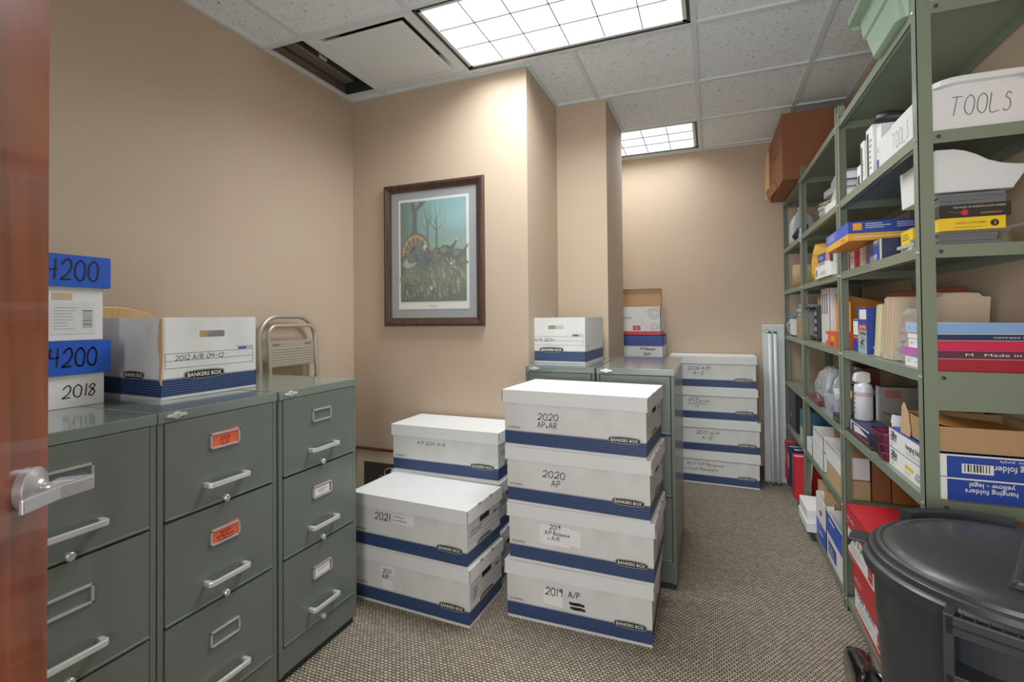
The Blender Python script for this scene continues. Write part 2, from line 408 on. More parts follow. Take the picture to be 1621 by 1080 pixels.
# light fixtures
def fixture(label, x0, x1, y0, y1, strength, nx, ny, dark):
    t = thing('ceiling_light', label, 'ceiling light', ((x0+x1)/2, (y0+y1)/2, ZC), 0, None)
    w, d = (x1-x0)/2, (y1-y0)/2
    f = MB(); fm = mat('#1d2224', .5, name='dark_fixture_edge'); b = .016
    for q in ((-w, w, -d, -d+b), (-w, w, d-b, d), (-w, -w+b, -d, d), (w-b, w, -d, d)):
        f.box(q[0], q[1], q[2], q[3], -.004, .05, fm)
    f.build('fixture_frame', t)
    f = MB(); b2 = .034
    for q in ((-w+b, w-b, -d+b, -d+b2), (-w+b, w-b, d-b2, d-b), (-w+b, -w+b2, -d+b, d-b), (w-b2, w-b, -d+b, d-b)):
        f.box(q[0], q[1], q[2], q[3], -.002, .045, TEE)
    f.build('door_frame', t)
    MB().box(-w+b2, w-b2, -d+b2, d-b2, .006, .012, m_lens(strength)).build('lens', t)
    g = MB(); gm = mat(dark, .7, name='louvre_line'); W = 2*(w-b2); D = 2*(d-b2)
    for i in range(1, nx): g.box(-w+b2+W*i/nx-.0023, -w+b2+W*i/nx+.0023, -d+b2, d-b2, .002, .0065, gm)
    for j in range(1, ny): g.box(-w+b2, w-b2, -d+b2+D*j/ny-.0023, -d+b2+D*j/ny+.0023, .002, .0065, gm)
    g.build('louvre', t)
fixture('large lit fluorescent ceiling panel nearest the camera, framed in black', -1.222, -.063, 1.874, 2.461, 2.0, 6, 3, '#30363c')
fixture('small-looking lit ceiling panel at the back, past the wall corner', -1.222, -.063, 3.728, 4.332, 1.0, 6, 3, '#20242a')

# air diffuser
t = thing('ceiling_vent', 'white square ceiling air diffuser with flat centre plaque', 'vent', (-1.535, 2.167, ZC))
vm = mat('#d8e0e2', .45, var=.02, name='white_vent_enamel')
f = MB()
W, D = .287, .293
for k in range(1):
    # sloped surround: outer ring at z 0 to inner ring recessed
    o = [(-W,-D,-.004),(W,-D,-.004),(W,D,-.004),(-W,D,-.004)]; i1 = [(-W+.03,-D+.03,-.004),(W-.03,-D+.03,-.004),(W-.03,D-.03,-.004),(-W+.03,D-.03,-.004)]
    i2 = [(-.19,-.19,.06),(.19,-.19,.06),(.19,.19,.06),(-.19,.19,.06)]
    f.add(o+i1+i2, [(a, (a+1)%4, (a+1)%4+4, a+4) for a in range(4)] + [(a+4, (a+1)%4+4, (a+1)%4+8, a+8) for a in range(4)], vm)
f.build('vent_surround', t)
MB().box(-.2, .2, -.2, .2, .058, .07, mat('#33383a', .7, name='vent_throat')).build('vent_throat', t)
MB().box(-.232, .232, -.238, .238, -.012, .002, vm).build('plaque', t, bevel=.006)
# open slot beside the diffuser showing the duct
t = thing('ceiling_opening', 'open gap in the ceiling grid at the left wall showing a metal duct', 'ceiling gap', (-1.96, 2.167, ZC))
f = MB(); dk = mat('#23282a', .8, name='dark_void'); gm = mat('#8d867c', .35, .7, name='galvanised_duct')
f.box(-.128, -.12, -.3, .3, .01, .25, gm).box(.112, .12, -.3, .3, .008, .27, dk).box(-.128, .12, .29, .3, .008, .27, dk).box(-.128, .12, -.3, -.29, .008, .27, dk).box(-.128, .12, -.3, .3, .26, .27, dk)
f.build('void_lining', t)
f = MB(); f.box(-.11, -.03, -.27, .27, .06, .2, gm); f.box(-.04, -.02, -.03, .03, .07, .12, CHROME); f.build('metal_duct', t, bevel=.008)

# baseboard / chair rail visible bits
bbm = mat('#4a3c30', .6, name='brown_vinyl_base')
struct('baseboard_back', MB().box(-.59, XR, YB-.006, YB, 0, .09, bbm))
struct('baseboard_left', MB().box(XL, XL+.006, Y0, YP, 0, .09, bbm))

# ================================================================ DOOR (open, at left)
WOODR = m_wood('cherry_door_veneer', '#6e2c12', '#a04c24', (14, 14, 1.2), .3, .35)
dx, dn = Vector((.6, -.8, 0)), Vector((.8, .6, 0))
E0 = Vector((-1.24, .583, 0))
dm = Matrix(((dx.x, -dn.x, 0, E0.x), (dx.y, -dn.y, 0, E0.y), (0, 0, 1, 0), (0, 0, 0, 1)))  # local x = along door to hinge, local -y = face normal
t = bpy.data.objects.new('door_1', None); C.objects.link(t); t.matrix_world = Matrix.Translation(E0) @ Matrix.Rotation(math.atan2(dx.y, dx.x), 4, 'Z')
tag(t, 'open cherry veneer door with satin lever handle, cut by left edge', 'door', kind='structure')
# in this frame: local +x = to hinge, local +y = left of that = ( .8,.6)
MB().box(0, .9, -.045, 0, .012, 2.13, WOODR).build('door_leaf', t, bevel=.002)
lv = bpy.data.objects.new('door_lever', None); C.objects.link(lv); lv.parent = t; lv.location = (.066, 0, .985)
RY = Matrix.Rotation(R(-90), 4, 'X')   # lathe axis z -> +y
MB().lathe([(.0,0),(.039,0),(.039,.014),(.038,.016),(.034,.018),(.028,.021),(.017,.025),(.013,.029),(.0,.029)], SATIN, M=RY, n=48, cap=False).build('rose', lv, smoothf=False)
MB().tube([(0,.02,0),(0,.05,0)], .0085, SATIN, n=20).build('spindle', lv, smoothf=True)
f = MB()
top = [(-.012,.045),(-.022,.098),(-.008,.105),(.046,.078),(.120,.064),(.120,.056),(.042,.068),(.010,.084),(.013,.045)]
f.prism(top, -.013, .013, SATIN, 'xy')
f.build('lever_arm', lv, bevel=.0025)

# ================================================================ FILE CABINETS
def cabinet(label, loc, rotz, w, d, cards, h=1.041, group=None):
    t = thing('file_cabinet', label, 'file cabinet', loc, rotz, group)
    # local: front at y=0 facing -y, x 0..w, depth to +d
    b = MB()
    b.box(0, .016, 0.002, d, .03, h-.03, CAB).box(w-.016, w, .002, d, .03, h-.03, CAB).box(.016, w-.016, d-.01, d, .03, h-.03, CAB)
    b.box(.016, w-.016, .012, .03, .03, h-.03, CABDK)
    b.build('cabinet_body', t, bevel=.0015)
    MB().box(.004, w-.004, .018, d-.01, 0, .032, mat('#222725', .6, name='black_plinth')).build('plinth', t)
    MB().box(.016, w-.016, .003, .02, .034, .127, CAB).build('base_panel', t, bevel=.001)
    MB().box(0, w, -.002, d, h-.03, h, CABTOP).build('top_panel', t, bevel=.002)
    zs = [(.735, 1.009), (.441, .727), (.134, .433)]
    for k, (z0, z1) in enumerate(zs):
        dr = MB().box(.019, w-.019, -.001, .014, z0, z1, CAB)
        dr.box(.019, w-.019, -.004, .004, z0-.0005, z0+.006, CAB)
        dr = dr.build('drawer', t, bevel=.0018)
        zc = z0
        # handle: bow bar
        hw = .071; zz = zc+.067
        f = MB()
        pl = [(-hw,-.001),(-hw-.002,-.026),(-hw+.006,-.034),(hw-.006,-.034),(hw+.002,-.026),(hw,-.001),(hw-.012,-.001),(hw-.014,-.02),(hw-.022,-.024),(-hw+.022,-.024),(-hw+.014,-.02),(-hw+.012,-.001)]
        f.prism([(a+w/2, c) for a, c in pl], zz-.007, zz+.007, CHROME, 'xy')
        f.build('handle', dr, bevel=.0015)
        c0, c1 = zc+.168, zc+.216
        f = MB(); x0, x1 = w/2-.051, w/2+.051; fb = .006
        for q in ((x0, x1, c0, c0+fb), (x0, x1, c1-fb, c1), (x0, x0+fb, c0, c1), (x1-fb, x1, c0, c1)):
            f.box(q[0], q[1], -.007, -.001, q[2], q[3], SATIN)
        f.build('label_holder', dr, bevel=.001)
        card = cards[k] if k < len(cards) else None
        if card:
            f = MB(); kind, lines = card
            F = (Vector((x0+fb, -.003, c0+fb)), Vector((1,0,0)), Vector((0,0,1)), x1-x0-2*fb, c1-c0-2*fb)
            if kind == 'orange':
                om = mat('#e8603c', .6, name='orange_card_slip')
                f.box(x0+fb-.001, x1-fb+.001, -.003, -.0015, c0+.002, c1+.001, om)
                f.prism([(x0+.01, c1-.002), (x1-.002, c1-.002), (x1-.004, c1+.006)], -.003, -.0015, om)
                n = len(lines)
                for i, l in enumerate(lines):
                    hh = .010 if n < 3 else .0062
                    wd = min(.06, len(l)*.0095)
                    f.hand(l, F[0]+F[1]*(.045-wd/2)+F[2]*(F[4]-.004-(i+1)*(F[4]-.004)/n), F[1], F[2], hh, INK, fit=wd, width=.0012)
            else:
                f.box(x0+fb-.001, x1-fb+.001, -.003, -.0015, c0+.002, c1-.002, PAPER)
                rm = mat('#b04050', .6, name='red_rule')
                for q in ((0,1,.9,1),(0,.07,0,1),(0,1,0,.04),(.94,1,0,1)): decal(f, F, *q, rm, .0003)
                for i, l in enumerate(lines):
                    decal(f, F, .22+.08*i, .78-.08*i, .50-.2*i, .56-.2*i, mat('#77777a', .6, name='grey_type'), .0005)
            f.build('label_card', dr)
        MB().lathe([(.009,0),(.009,.006),(.0105,.008),(.0105,.013),(.008,.016),(0,.016)], SATIN, c=(0,0,0), n=24, M=Matrix.Translation((w/2, 0, zc+.008)) @ Matrix.Rotation(R(90), 4, 'X'), cap=False).build('release_button', dr, smoothf=False)
    # winged emblem latch on top rail
    f = MB()
    cx = .05; zl = h-.012
    pl = [(-.03,0),(-.026,.004),(-.012,.0045),(-.008,.008),(0,.010),(.008,.008),(.012,.0045),(.026,.004),(.03,0),(.026,-.004),(.012,-.0045),(.008,-.008),(0,-.010),(-.008,-.008),(-.012,-.0045),(-.026,-.004)]
    f.prism([(cx+a, zl+c) for a, c in pl], -.007, -.002, CHROME)
    f.prism([(cx+.006*math.cos(a*.785), zl+.006*math.sin(a*.785)) for a in range(8)], -.009, -.006, SATIN)
    f.build('emblem', t, bevel=.001)
    return t
XF = -1.4185; DL = XF - XL - .004
cabinet('grey-green file cabinet partly behind the open door, two bright blue-lidded boxes on top', (XF, .503, 0), R(90), .404, DL, [None, None, None])
cabinet('grey-green file cabinet with two orange cards in its label holders', (XF, .911, 0), R(90), .404, DL, [('orange', ['2023', 'A/P']), ('orange', ['2023', 'AP Balance', '+ Cash Receipts']), None])
cabinet('grey-green file cabinet at far end of left row, two white red-edged cards', (XF, 1.325, 0), R(90), .41, DL, [None, ('white', ['accounts receivable', 'paid in full']), ('white', ['1999'])])
cabinet('grey-green file cabinet against the tan corner with an open file box on top', (-.908, 2.462, 0), 0, .37, .64, [None, None, None])
cabinet('grey-green file cabinet behind the tall box stack, clear glossy top', (-.53, 2.462, 0), 0, .372, .75, [None, None, None])

# ================================================================ BANKERS BOXES
BRND = mat('#0d0f10', .4, name='black_brand_plate'); BRW = mat('#e8e8e8', .5, name='white_print')
def brand(parent, F, uc, vc, W):      # hexagon badge BANKERS BOX; F face frame, centre in metres, width W
    O, u, v, _, _ = F; n = u.cross(v); hgt = W*.235
    o = O + u*uc + v*vc
    def hexa(k, lift, m, mb):
        pts = [(-.5,-.26),(-.5,.26),(-.42,.40),(-.2,.48),(0,.5),(.2,.48),(.42,.40),(.5,.26),(.5,-.26),(.42,-.40),(.2,-.48),(0,-.5),(-.2,-.48),(-.42,-.40)]
        vs = [o+u*(a*W*k)+v*(b*(hgt-(1-k)*W)) + n*lift for a, b in pts]
        mb.add(vs, [tuple(range(len(vs)))[::-1]], m)
    mb = MB()
    hexa(1.0, .0008, BRND, mb); hexa(.972, .0011, BRW, mb); hexa(.955, .0014, BRND, mb)
    mb.text('BANKERS BOX', o - v*hgt*.19, u, v, hgt*.42, BRW, fit=W*.84, lift=.0019, center=True, bold=.012)
    for p in list(range(0)): pass
    return mb.build('brand_badge', parent)
def deco_end(mb, F, lines, lid, w2=None):
    O, u, v, W, H = F
    zt = H*.86 if not lid else H*.70
    # title panel outline
    lw = .0012; ln = mat('#3a4660', .6, name='thin_blue_rule')
    x0, x1, z0, z1 = W*.07, W*.93, .10, .148
    x0 = W*.04; x1 = W*.96
    for a in ((x0, x1, z0, z0+lw), (x0, x1, z1, z1+lw), (x0, x0+lw, z0, z1), (x1-lw, x1, z0, z1+.012), (x0, x1, (z0+z1)/2, (z0+z1)/2+lw), (W*.76, x1, z1+.012, z1+.012+lw)):
        p = O+u.cross(v)*.0006
        mb.quad(p+u*a[0]+v*a[2], p+u*a[1]+v*a[2], p+u*a[1]+v*a[3], p+u*a[0]+v*a[3], ln)
    p = O+u.cross(v)*.0006
    mb.quad(p+u*W*.78+v*(z1+.003), p+u*W*.88+v*(z1+.003), p+u*W*.89+v*(z1+.010), p+u*W*.79+v*(z1+.010), ROYAL)
    wr(mb, F, .9, (z1+.003)/H, .006, 'TOP', INK)
def bankers(label, loc, rotz, w=.61, d=.32, h=.245, front=(), end_lines=(), hh=.03, group=None, paper=None, seed=0, fx=.42, black_out=False, endpaper=False, lid_over=.009):
    rnd = random.Random(seed)
    t = thing('storage_box', label, 'storage box', loc, rotz, group)
    bh = h-.004
    b = MB(); b.box(-w/2, w/2, -d/2, d/2, 0, bh, BANK)
    FN = face(w, d, bh, 'N'); FE = face(w, d, bh, 'R'); FW = face(w, d, bh, 'F')
    wr(b, FN, .018, .078/bh, .0085, 'STOR/FILE', INK, fit=.062, bold=.01)
    body = b
    # ends: outline, hand hole
    for FF in (FE, FW):
        deco_end(body, FF, end_lines, True)
        O, u, v, W, H = FF; p = O+u.cross(v)*.0007
        u0, z0 = W/2, .168
        pts = [(-.045,-.012),(.045,-.012),(.045,.012),(-.045,.012)]
        body.add([p+u*(u0+a)+v*(z0+c) for a, c in pts], [(0,1,2,3)], mat('#1c1a18', .9, name='hand_hole_dark'))
    y = .108
    for i, (l, lh, fit) in enumerate(end_lines):
        O, u, v, W, H = FE
        body.hand(l, O+u*(.03)+v*(.128-i*lh*1.4), u, v, lh, INK, fit=fit, width=lh*.1)
    # front writing
    if not paper:
        for (l, lh, fit, ux, vz) in front:
            O, u, v, W, H = FN
            body.hand(l, O+u*ux+v*vz, u, v, lh, INK, fit=fit, width=min(.0034, lh*.13))
    if black_out:
        for k in range(2):
            p = FN[0]+Vector((0,-.001,0))+FN[1]*(.278+.004*k)+FN[2]*(.104-.018*k)
            pts = [(0,0),(.02,-.003),(.045,-.001),(.062,-.003),(.064,.007),(.04,.012),(.015,.010),(-.002,.011)]
            body.add([p+FN[1]*a+FN[2]*c for a, c in pts], [tuple(range(8))], INK)
    bo = body.build('box_body', t, bevel=.003)
    brand(bo, FN, w*.86, .070, .128); brand(bo, FE, d*.5, .074, .128); 
    if paper:
        for (x0, x1, z0, z1) in paper:
            f = MB(); q = -d/2-.0014
            f.add([(x0, q-.0005, z0), (x1, q-.002, z0-.004), (x1, q-.0005, z1), (x0, q, z1)], [(0,1,2,3)], PAPER)
            f.build('taped_paper', bo)
        f = MB()
        for (l, lh, fit, ux, vz) in front:
            f.hand(l, Vector((-w/2+ux, -d/2-.003, vz)), Vector((1,0,0)), Vector((0,0,1)), lh, INK, fit=fit, width=min(.0034, lh*.13))
        f.build('handwriting', bo)
    # lid: crowned grid top and skirt
    L = MB(); lw, ld = w/2+lid_over, d/2+lid_over; lh2 = .056; z1 = h+.0; nx, ny = 10, 6
    sag = rnd.uniform(-.006, -.001); vs = []; fs = []
    for j in range(ny+1):
        for i in range(nx+1):
            a, c = i/nx*2-1, j/ny*2-1
            k = (1-a*a)*(1-c*c)
            vs.append((a*lw, c*ld, z1 + sag*k + (rnd.uniform(-.0006, .0006) if abs(a) < 1 and abs(c) < 1 else 0)))
    for j in range(ny):
        for i in range(nx):
            q = j*(nx+1)+i; fs.append((q, q+1, q+nx+2, q+nx+1))
    ring = [i for i in range(nx+1)] + [(j+1)*(nx+1)+nx for j in range(ny)] + [ny*(nx+1)+i for i in range(nx-1, -1, -1)] + [j*(nx+1) for j in range(ny-1, 0, -1)]
    base = len(vs)
    for r_ in ring:
        x, y, z = vs[r_]; fl = rnd.uniform(0, .0025)
        vs.append((x*(1+.004)+ (fl if x > 0 else -fl)*.5, y*1.004, z1-lh2+rnd.uniform(-.001, .001)))
    n = len(ring)
    for k in range(n): fs.append((ring[k], base+k, base+(k+1)%n, ring[(k+1)%n]))
    L.add(vs, fs, WHITE)
    br = mat('#6b4a34', .8, name='raw_board_edge')
    # raw edge strips at front corners, tab slots at the lid's right edge
    for sx in (-1, 1):
        L.box(sx*lw-.0006 - (.0012 if sx > 0 else 0), sx*lw+.0006+(.0012 if sx < 0 else 0), -ld-.0016, -ld+.001, z1-lh2, z1-.004, br)
    for c in (-.35, .3):
        L.box(lw-.004, lw+.002, c*ld-.012, c*ld+.012, z1-.005, z1+.0009, mat('#a98258', .8, name='tab_slot'))
    lo = L.build('box_lid', t)
    return t
G_A = 'front stack of white file boxes'
zz = [0, .2455, .491, .7365]
def hw(*a): return a
bankers('white lidded file box marked 2019 A/P, bottom of the tallest front stack', (-.53, 2.195, zz[0]), R(.4), d=.37, group=G_A, seed=1,
    front=[('2019', .030, .078, .175, .130), ('A/P', .024, .05, .275, .134)], paper=[(-.14, -.055, .088, .150)], black_out=True)
bankers('white lidded file box marked 2019 A/P Balance + A/R, second from floor', (-.516, 2.195, zz[1]), R(-1), d=.37, group=G_A, seed=2,
    front=[('2019', .018, .05, .185, .158), ('A/P Balance', .016, .11, .165, .134), ('+ A/R', .016, .055, .178, .112)], paper=[(-.165, -.03, .092, .172), (-.03, .015, .10, .165)])
bankers('white lidded file box marked 2020 AP, third from floor in the front stack', (-.52, 2.19, zz[2]), R(-2.5), d=.37, group=G_A, seed=3,
    front=[('2020', .026, .105, .165, .128), ('AP', .024, .042, .205, .092)])
bankers('white lidded file box marked 2020 AP+AR, top of the front stack', (-.527, 2.185, zz[3]), R(-3.4), d=.37, group=G_A, seed=4,
    front=[('2020', .026, .098, .155, .124), ('AP+AR', .024, .092, .155, .090)])
G_B = 'left pair of white file boxes'
bankers('white file box with taped slip 2021 A/P, on carpet by left cabinets', (-1.245, 2.035, 0), R(-2.2), d=.315, group=G_B, seed=5,
    front=[('2021', .018, .05, .165, .148), ('A/P', .018, .032, .165, .122)], paper=[(-.155, -.075, .142, .178), (-.145, -.085, .078, .118)], end_lines=[('2021', .018, .045), ('A/P', .018, .035)], lid_over=.007)
bankers('white file box with dented lid marked 2021 and a slip, upper of left pair', (-1.25, 2.03, .2455), R(-2.6), d=.315, group=G_B, seed=6,
    front=[('2021', .030, .09, .13, .140), ('A/P Balance', .008, .06, .235, .162), ('& Cash Receipts', .008, .075, .235, .146)], paper=[(-.075, .04, .136, .176)], end_lines=[('2021 A/P', .018, .10)], lid_over=.007)
G_C = 'white file boxes stacked behind the left pair'
bankers('white file box at floor level behind the left pair, mostly hidden', (-1.268, 2.362, 0), 0, d=.28, group=G_C, seed=7, end_lines=[('2015', .02, .06)])
bankers('white file box second up behind the left pair, end marked 2016', (-1.268, 2.362, .2455), 0, d=.28, group=G_C, seed=8, end_lines=[('2016', .02, .06)])
bankers('white file box marked A/P 2014 A-R under the framed picture', (-1.268, 2.362, .491), R(-.5), d=.28, group=G_C, seed=9,
    front=[('A/P 2014  A-R', .016, .17, .15, .150)], end_lines=[('A/P 2014', .018, .07)])
G_D = 'white file boxes stacked at the back wall'
bx = .03
bankers('white file box marked 2017 A/P Balance + Cash Receipts at the back wall', (bx, 4.255, 0), R(-1.5), d=.30, group=G_D, seed=10,
    front=[('2017 A/P Balance', .020, .27, .10, .140), ('+ Cash Receipts', .020, .24, .09, .102)])
bankers('white file box marked 2017 A/P A-Z, second from floor at the back wall', (bx+.0, 4.25, zz[1]), 0, d=.30, group=G_D, seed=11,
    front=[('2017 A/P', .024, .17, .17, .138), ('A-Z', .022, .08, .21, .100)])
bankers('white file box marked 2016 A/R in small writing, third up at the back wall', (bx-.015, 4.25, zz[2]), 0, d=.30, group=G_D, seed=12,
    front=[('2016', .014, .07, .14, .158), ('AP A-Z Invoices', .016, .16, .13, .140), ('Borrowing Bases', .012, .13, .13, .120), ('AR', .014, .03, .18, .098)])
bankers('white file box marked 2016 A/P A-Z, top of the back wall stack', (bx-.018, 4.25, zz[3]), 0, d=.30, group=G_D, seed=13,
    front=[('2016 A/P', .024, .17, .13, .142), ('A-Z', .022, .085, .17, .106)])

def open_bankers(label, loc, rotz, w, d, h, line, torn):
    t = thing('open_storage_box', label, 'storage box', loc, rotz)
    b = MB(); th = .004
    # long sides
    b.box(-w/2, -w/2+th, -d/2, d/2, 0, h, BANK).box(w/2-th, w/2, -d/2, d/2, 0, h, BANK)
    b.box(-w/2+th, w/2-th, -d/2, d/2, 0, .004, BANK)
    hz0, hz1 = h*.745, h*.83
    for s in (-1, 1):
        y0, y1 = (-d/2, -d/2+th) if s < 0 else (d/2-th, d/2)
        b.box(-w/2, w/2, y0, y1, 0, hz0, BANK).box(-w/2, w/2, y0, y1, hz1, h, BANK)
        b.box(-w/2, -.045, y0, y1, hz0, hz1, BANK).box(.045, w/2, y0, y1, hz0, hz1, BANK)
    FN = face(w, d, h, 'N'); deco_end(b, FN, (), False)
    b.hand(line, FN[0]+Vector((w*.13, 0, .122 if not torn else .126)), FN[1], FN[2], .016, INK, fit=w*.5 if torn else w*.35, width=.0018)
    FS = face(w, d, h, 'F'); FR_ = face(w, d, h, 'R')
    wr(b, FR_, .06, .36, .008, 'STOR/FILE', INK, fit=.05)
    bo = b.build('box_body', t)
    brand(bo, FN, w*.42, .074, .14); 
    brand(bo, FS, d*.62, .078, .12)
    if torn:
        f = MB()
        f.prism([(0,.05),(.012,.07),(.006,.12),(.018,.19),(.010,h-.012),(-.006,h-.002),(-.008,.15)], -w/2-.001, -w/2+.003, mat('#c7a67c', .8, name='torn_board'), 'yz', Matrix.Translation((0, -d/2-.003, 0)))
        f.build('torn_corner', bo)
    # folders inside
    return t
cz = 1.0412
# 2012 box: corner at (-1.624,1.048), front runs along +Y
a = R(86.5); w_, d_ = .34, .385
ux, uy = Vector((math.cos(a), math.sin(a), 0)), Vector((-math.sin(a), math.cos(a), 0))
cc = Vector((-1.624, 1.050, cz)) + ux*w_/2 + uy*d_/2
open_bankers('open lidless file box marked 2012 A/R 04-12, torn corner, on left cabinet', tuple(cc), a, w_, d_, .267, '2012 A/R 04-12', True)
cc = Vector((-.783, 2.635+.20, cz))
open_bankers('open crumpled file box marked A/R 2014 on the cabinet by the corner', tuple(cc), R(-1.5), .335, .41, .252, 'A/R 2014', False)
# folders in those boxes
def folder(label, loc, w, h, colr, rotz=0, tilt=0, name='file_folder', cat='folder', group=None, tab=True, t=.006):
    th = thing(name, label, cat, loc, rotz, group)
    f = MB(); m = mat(colr, .6, var=.04)
    pl = [(-w/2, 0), (w/2, 0), (w/2, h-.012), (w*.42, h-.012), (w*.38, h), (w*.02, h), (-w*.02, h-.012), (-w/2, h-.012)] if tab else [(-w/2, 0), (w/2, 0), (w/2, h), (-w/2, h)]
    f.prism(pl, -t/2, -t/2+.001, m); f.prism([(x, y*.97) for x, y in pl[:3]] + [(-w/2, (h-.012)*.97)], t/2-.001, t/2, m)
    f.box(-w/2, w/2, -t/2, t/2, 0, .001, m)
    o = f.build('folder_cover', th, rot=(tilt, 0, 0))
    f = MB().box(-w/2+.006, w/2-.006, -t/2+.0015, t/2-.0015, .002, h*.93, PAPER); f.build('papers', th, rot=(tilt, 0, 0))
    return th
folder('green hanging folder edge showing at the torn box corner', (-1.70, 1.135, cz+.006), .12, .23, '#2f8a62', R(90))
folder('tan folder inside the open 2012 file box', (-1.78, 1.2, cz+.006), .24, .235, '#c9a468', R(87))

# blue-lidded boxes on left cabinet
def lidded(label, x0, x1, y0, y1, z0, zb, zt, bodym, lidm, handbody=None, handlid=None, extra=None, rot=0, over=.012, name='lidded_box'):
    w, d = x1-x0, y1-y0
    t = thing(name, label, 'storage box', ((x0+x1)/2, (y0+y1)/2, z0), rot)
    b = MB().box(-w/2, w/2, -d/2, d/2, 0, zt-z0-.004, bodym)
    F = face(w, d, zt-z0, 'R')
    if handbody: b.hand(handbody[0], F[0]+F[1]*handbody[1]+F[2]*handbody[2], F[1], F[2], handbody[3], INK, fit=handbody[4], width=.0034)
    if extra: extra(b, F)
    b.build('box_body', t, bevel=.002)
    l = MB(); W2, D2 = w/2+over, d/2+over
    l.box(-W2, W2, -D2, D2, zt-z0-.003, zt-z0, lidm)
    for q in ((-W2, W2, -D2, -D2+.003), (-W2, W2, D2-.003, D2), (-W2, -W2+.003, -D2, D2), (W2-.003, W2, -D2, D2)):
        l.box(q[0], q[1], q[2], q[3], zb-z0, zt-z0, lidm)
    F = face(W2*2, D2*2, 0, 'R')
    if handlid: l.hand(handlid[0], F[0]+F[1]*handlid[1]+F[2]*(zb-z0+handlid[2]), F[1], F[2], handlid[3], INK, fit=handlid[4], width=.0048)
    l.build('box_lid', t, bevel=.0015)
    return t
def ship_label(b, F):
    O, u, v, W, H = F; n = u.cross(v)
    def q(a0, a1, c0, c1, m, l=.0012): b.quad(O+u*a0+v*c0+n*l, O+u*a1+v*c0+n*l, O+u*a1+v*c1+n*l, O+u*a0+v*c1+n*l, m)
    q(.12, .245, .02, .115, mat('#d9dada', .5, name='shipping_label'))
    for k in range(9):
        q(.212, .238, .040+k*.006, .040+k*.006+random.choice([.002, .0035, .003]), mat('#4a4e52', .6, name='barcode_ink'), .0016)
    for k in range(8): q(.14, .14+random.uniform(.03, .06), .035+k*.009, .0366+k*.009, mat('#8b8f94', .6, name='small_print'), .0016)
    q(.135, .185, .122, .142, mat('#c5b18c', .8, name='hand_hole_paper'))
lidded('white carton marked 2018 with a bright blue lid marked 4200, lower of two', -2.04, -1.772, .70, .974, cz, 1.139, 1.239, WHITE, BLUE, ('2018', .165, .03, .035, .09), ('4200', .140, .026, .052, .125))
def _tl(b, F): ship_label(b, F)
lidded('white carton with shipping label and blue lid marked 4200, upper of two', -2.035, -1.772, .70, .968, 1.2405, 1.401, 1.497, WHITE, BLUE, None, ('4200', .128, .024, .058, .14), _tl, rot=R(2), over=.014)

# curved wooden board behind the box
MAPLE = m_wood('maple_board', '#c79a62', '#dcb680', (2, 30, 6), .4, .2)
t = thing('wooden_board', 'light maple board with curved top leaning behind the boxes', 'board', (-2.062, 1.15, cz))
pl = [(.26*math.cos(k*math.pi/24), .145+.165*math.sin(k*math.pi/24)) for k in range(25)] + [(-.26, 0), (.26, 0)]
MB().prism(pl, -.008, .008, MAPLE, 'yz').build('board_panel', t, bevel=.003)
MB().prism([(a*1.005, c*1.002) for a, c in pl[:25]] , -.0088, .0065, mat('#b98b55', .4, name='board_edge_band'), 'yz').build('edge_band', t)

# folding chair leaning behind the far left cabinet, standing on a carton
t = thing('moving_carton', 'plain carton under the folded chair, hidden behind the cabinet', 'storage box', (-1.90, 1.97, 0))
MB().box(-.15, .15, -.2, .2, 0, .27, KRAFT).build('box_body', t, bevel=.003); MB().box(-.15, .15, -.03, .03, .27, .2705, KRAFTL).build('tape', t)
bpy.data.objects.remove(t.children[0]); 
for c_ in list(t.children): bpy.data.objects.remove(c_)
bpy.data.objects.remove(t)
CHM = mat('#b9b3a4', .35, .5, name='beige_metal_tube')
t = thing('folding_chair', 'beige metal folding chair folded and leaning on the left wall', 'chair', (-1.965, 1.965, 0))
Mx = Matrix.Rotation(R(-3.2), 4, 'Y')
def utube(hw, z0, z1, r, x, rad=.09, sx=0, bend=0):
    pts = [(x+sx, -hw-bend, z0), (x+sx*.5, -hw-bend*.4, (z0+z1)/2), (x, -hw, z1-rad)]
    for k in range(1, 7): pts.append((x, -hw+rad*(1-math.cos(k*math.pi/12)), z1-rad+rad*math.sin(k*math.pi/12)))
    for k in range(6, 0, -1): pts.append((x, hw-rad*(1-math.cos(k*math.pi/12)), z1-rad+rad*math.sin(k*math.pi/12)))
    pts += [(x, hw, z1-rad), (x+sx*.5, hw+bend*.4, (z0+z1)/2), (x+sx, hw+bend, z0)]
    return pts
MB().tube(utube(.185, .012, 1.315, 0, -.004, .12, bend=.015), .0125, CHM, M=Mx, n=12).build('back_frame', t, smoothf=True)
MB().tube(utube(.155, .012, 1.265, 0, .026, .05), .010, CHM, M=Mx, n=12).build('seat_frame', t, smoothf=True)
f = MB(); f.box(.008, .020, -.150, .150, 1.06, 1.19, CHM, Mx)
for k in range(7): f.box(.018, .0235, -.145, .145, 1.068+k*.013, 1.074+k*.013, CHM, Mx)
f.box(.0185, .0245, -.125, -.085, 1.168, 1.176, mat('#6a655c', .5, name='slot_dark'), Mx).box(.0185, .0245, .085, .125, 1.168, 1.176, mat('#6a655c', .5, name='slot_dark'), Mx)
f.build('backrest_panel', t, bevel=.002)
f = MB(); f.box(.004, .02, -.15, .15, .5, .93, CHM, Mx); f.build('seat', t, bevel=.003)
f = MB()
for s in (-1, 1): f.tube([(.03, s*.19, .03), (.035, s*.172, .9), (.01, s*.16, 1.0)], .008, CHM, M=Mx)
f.build('rear_leg_frame', t, smoothf=True)

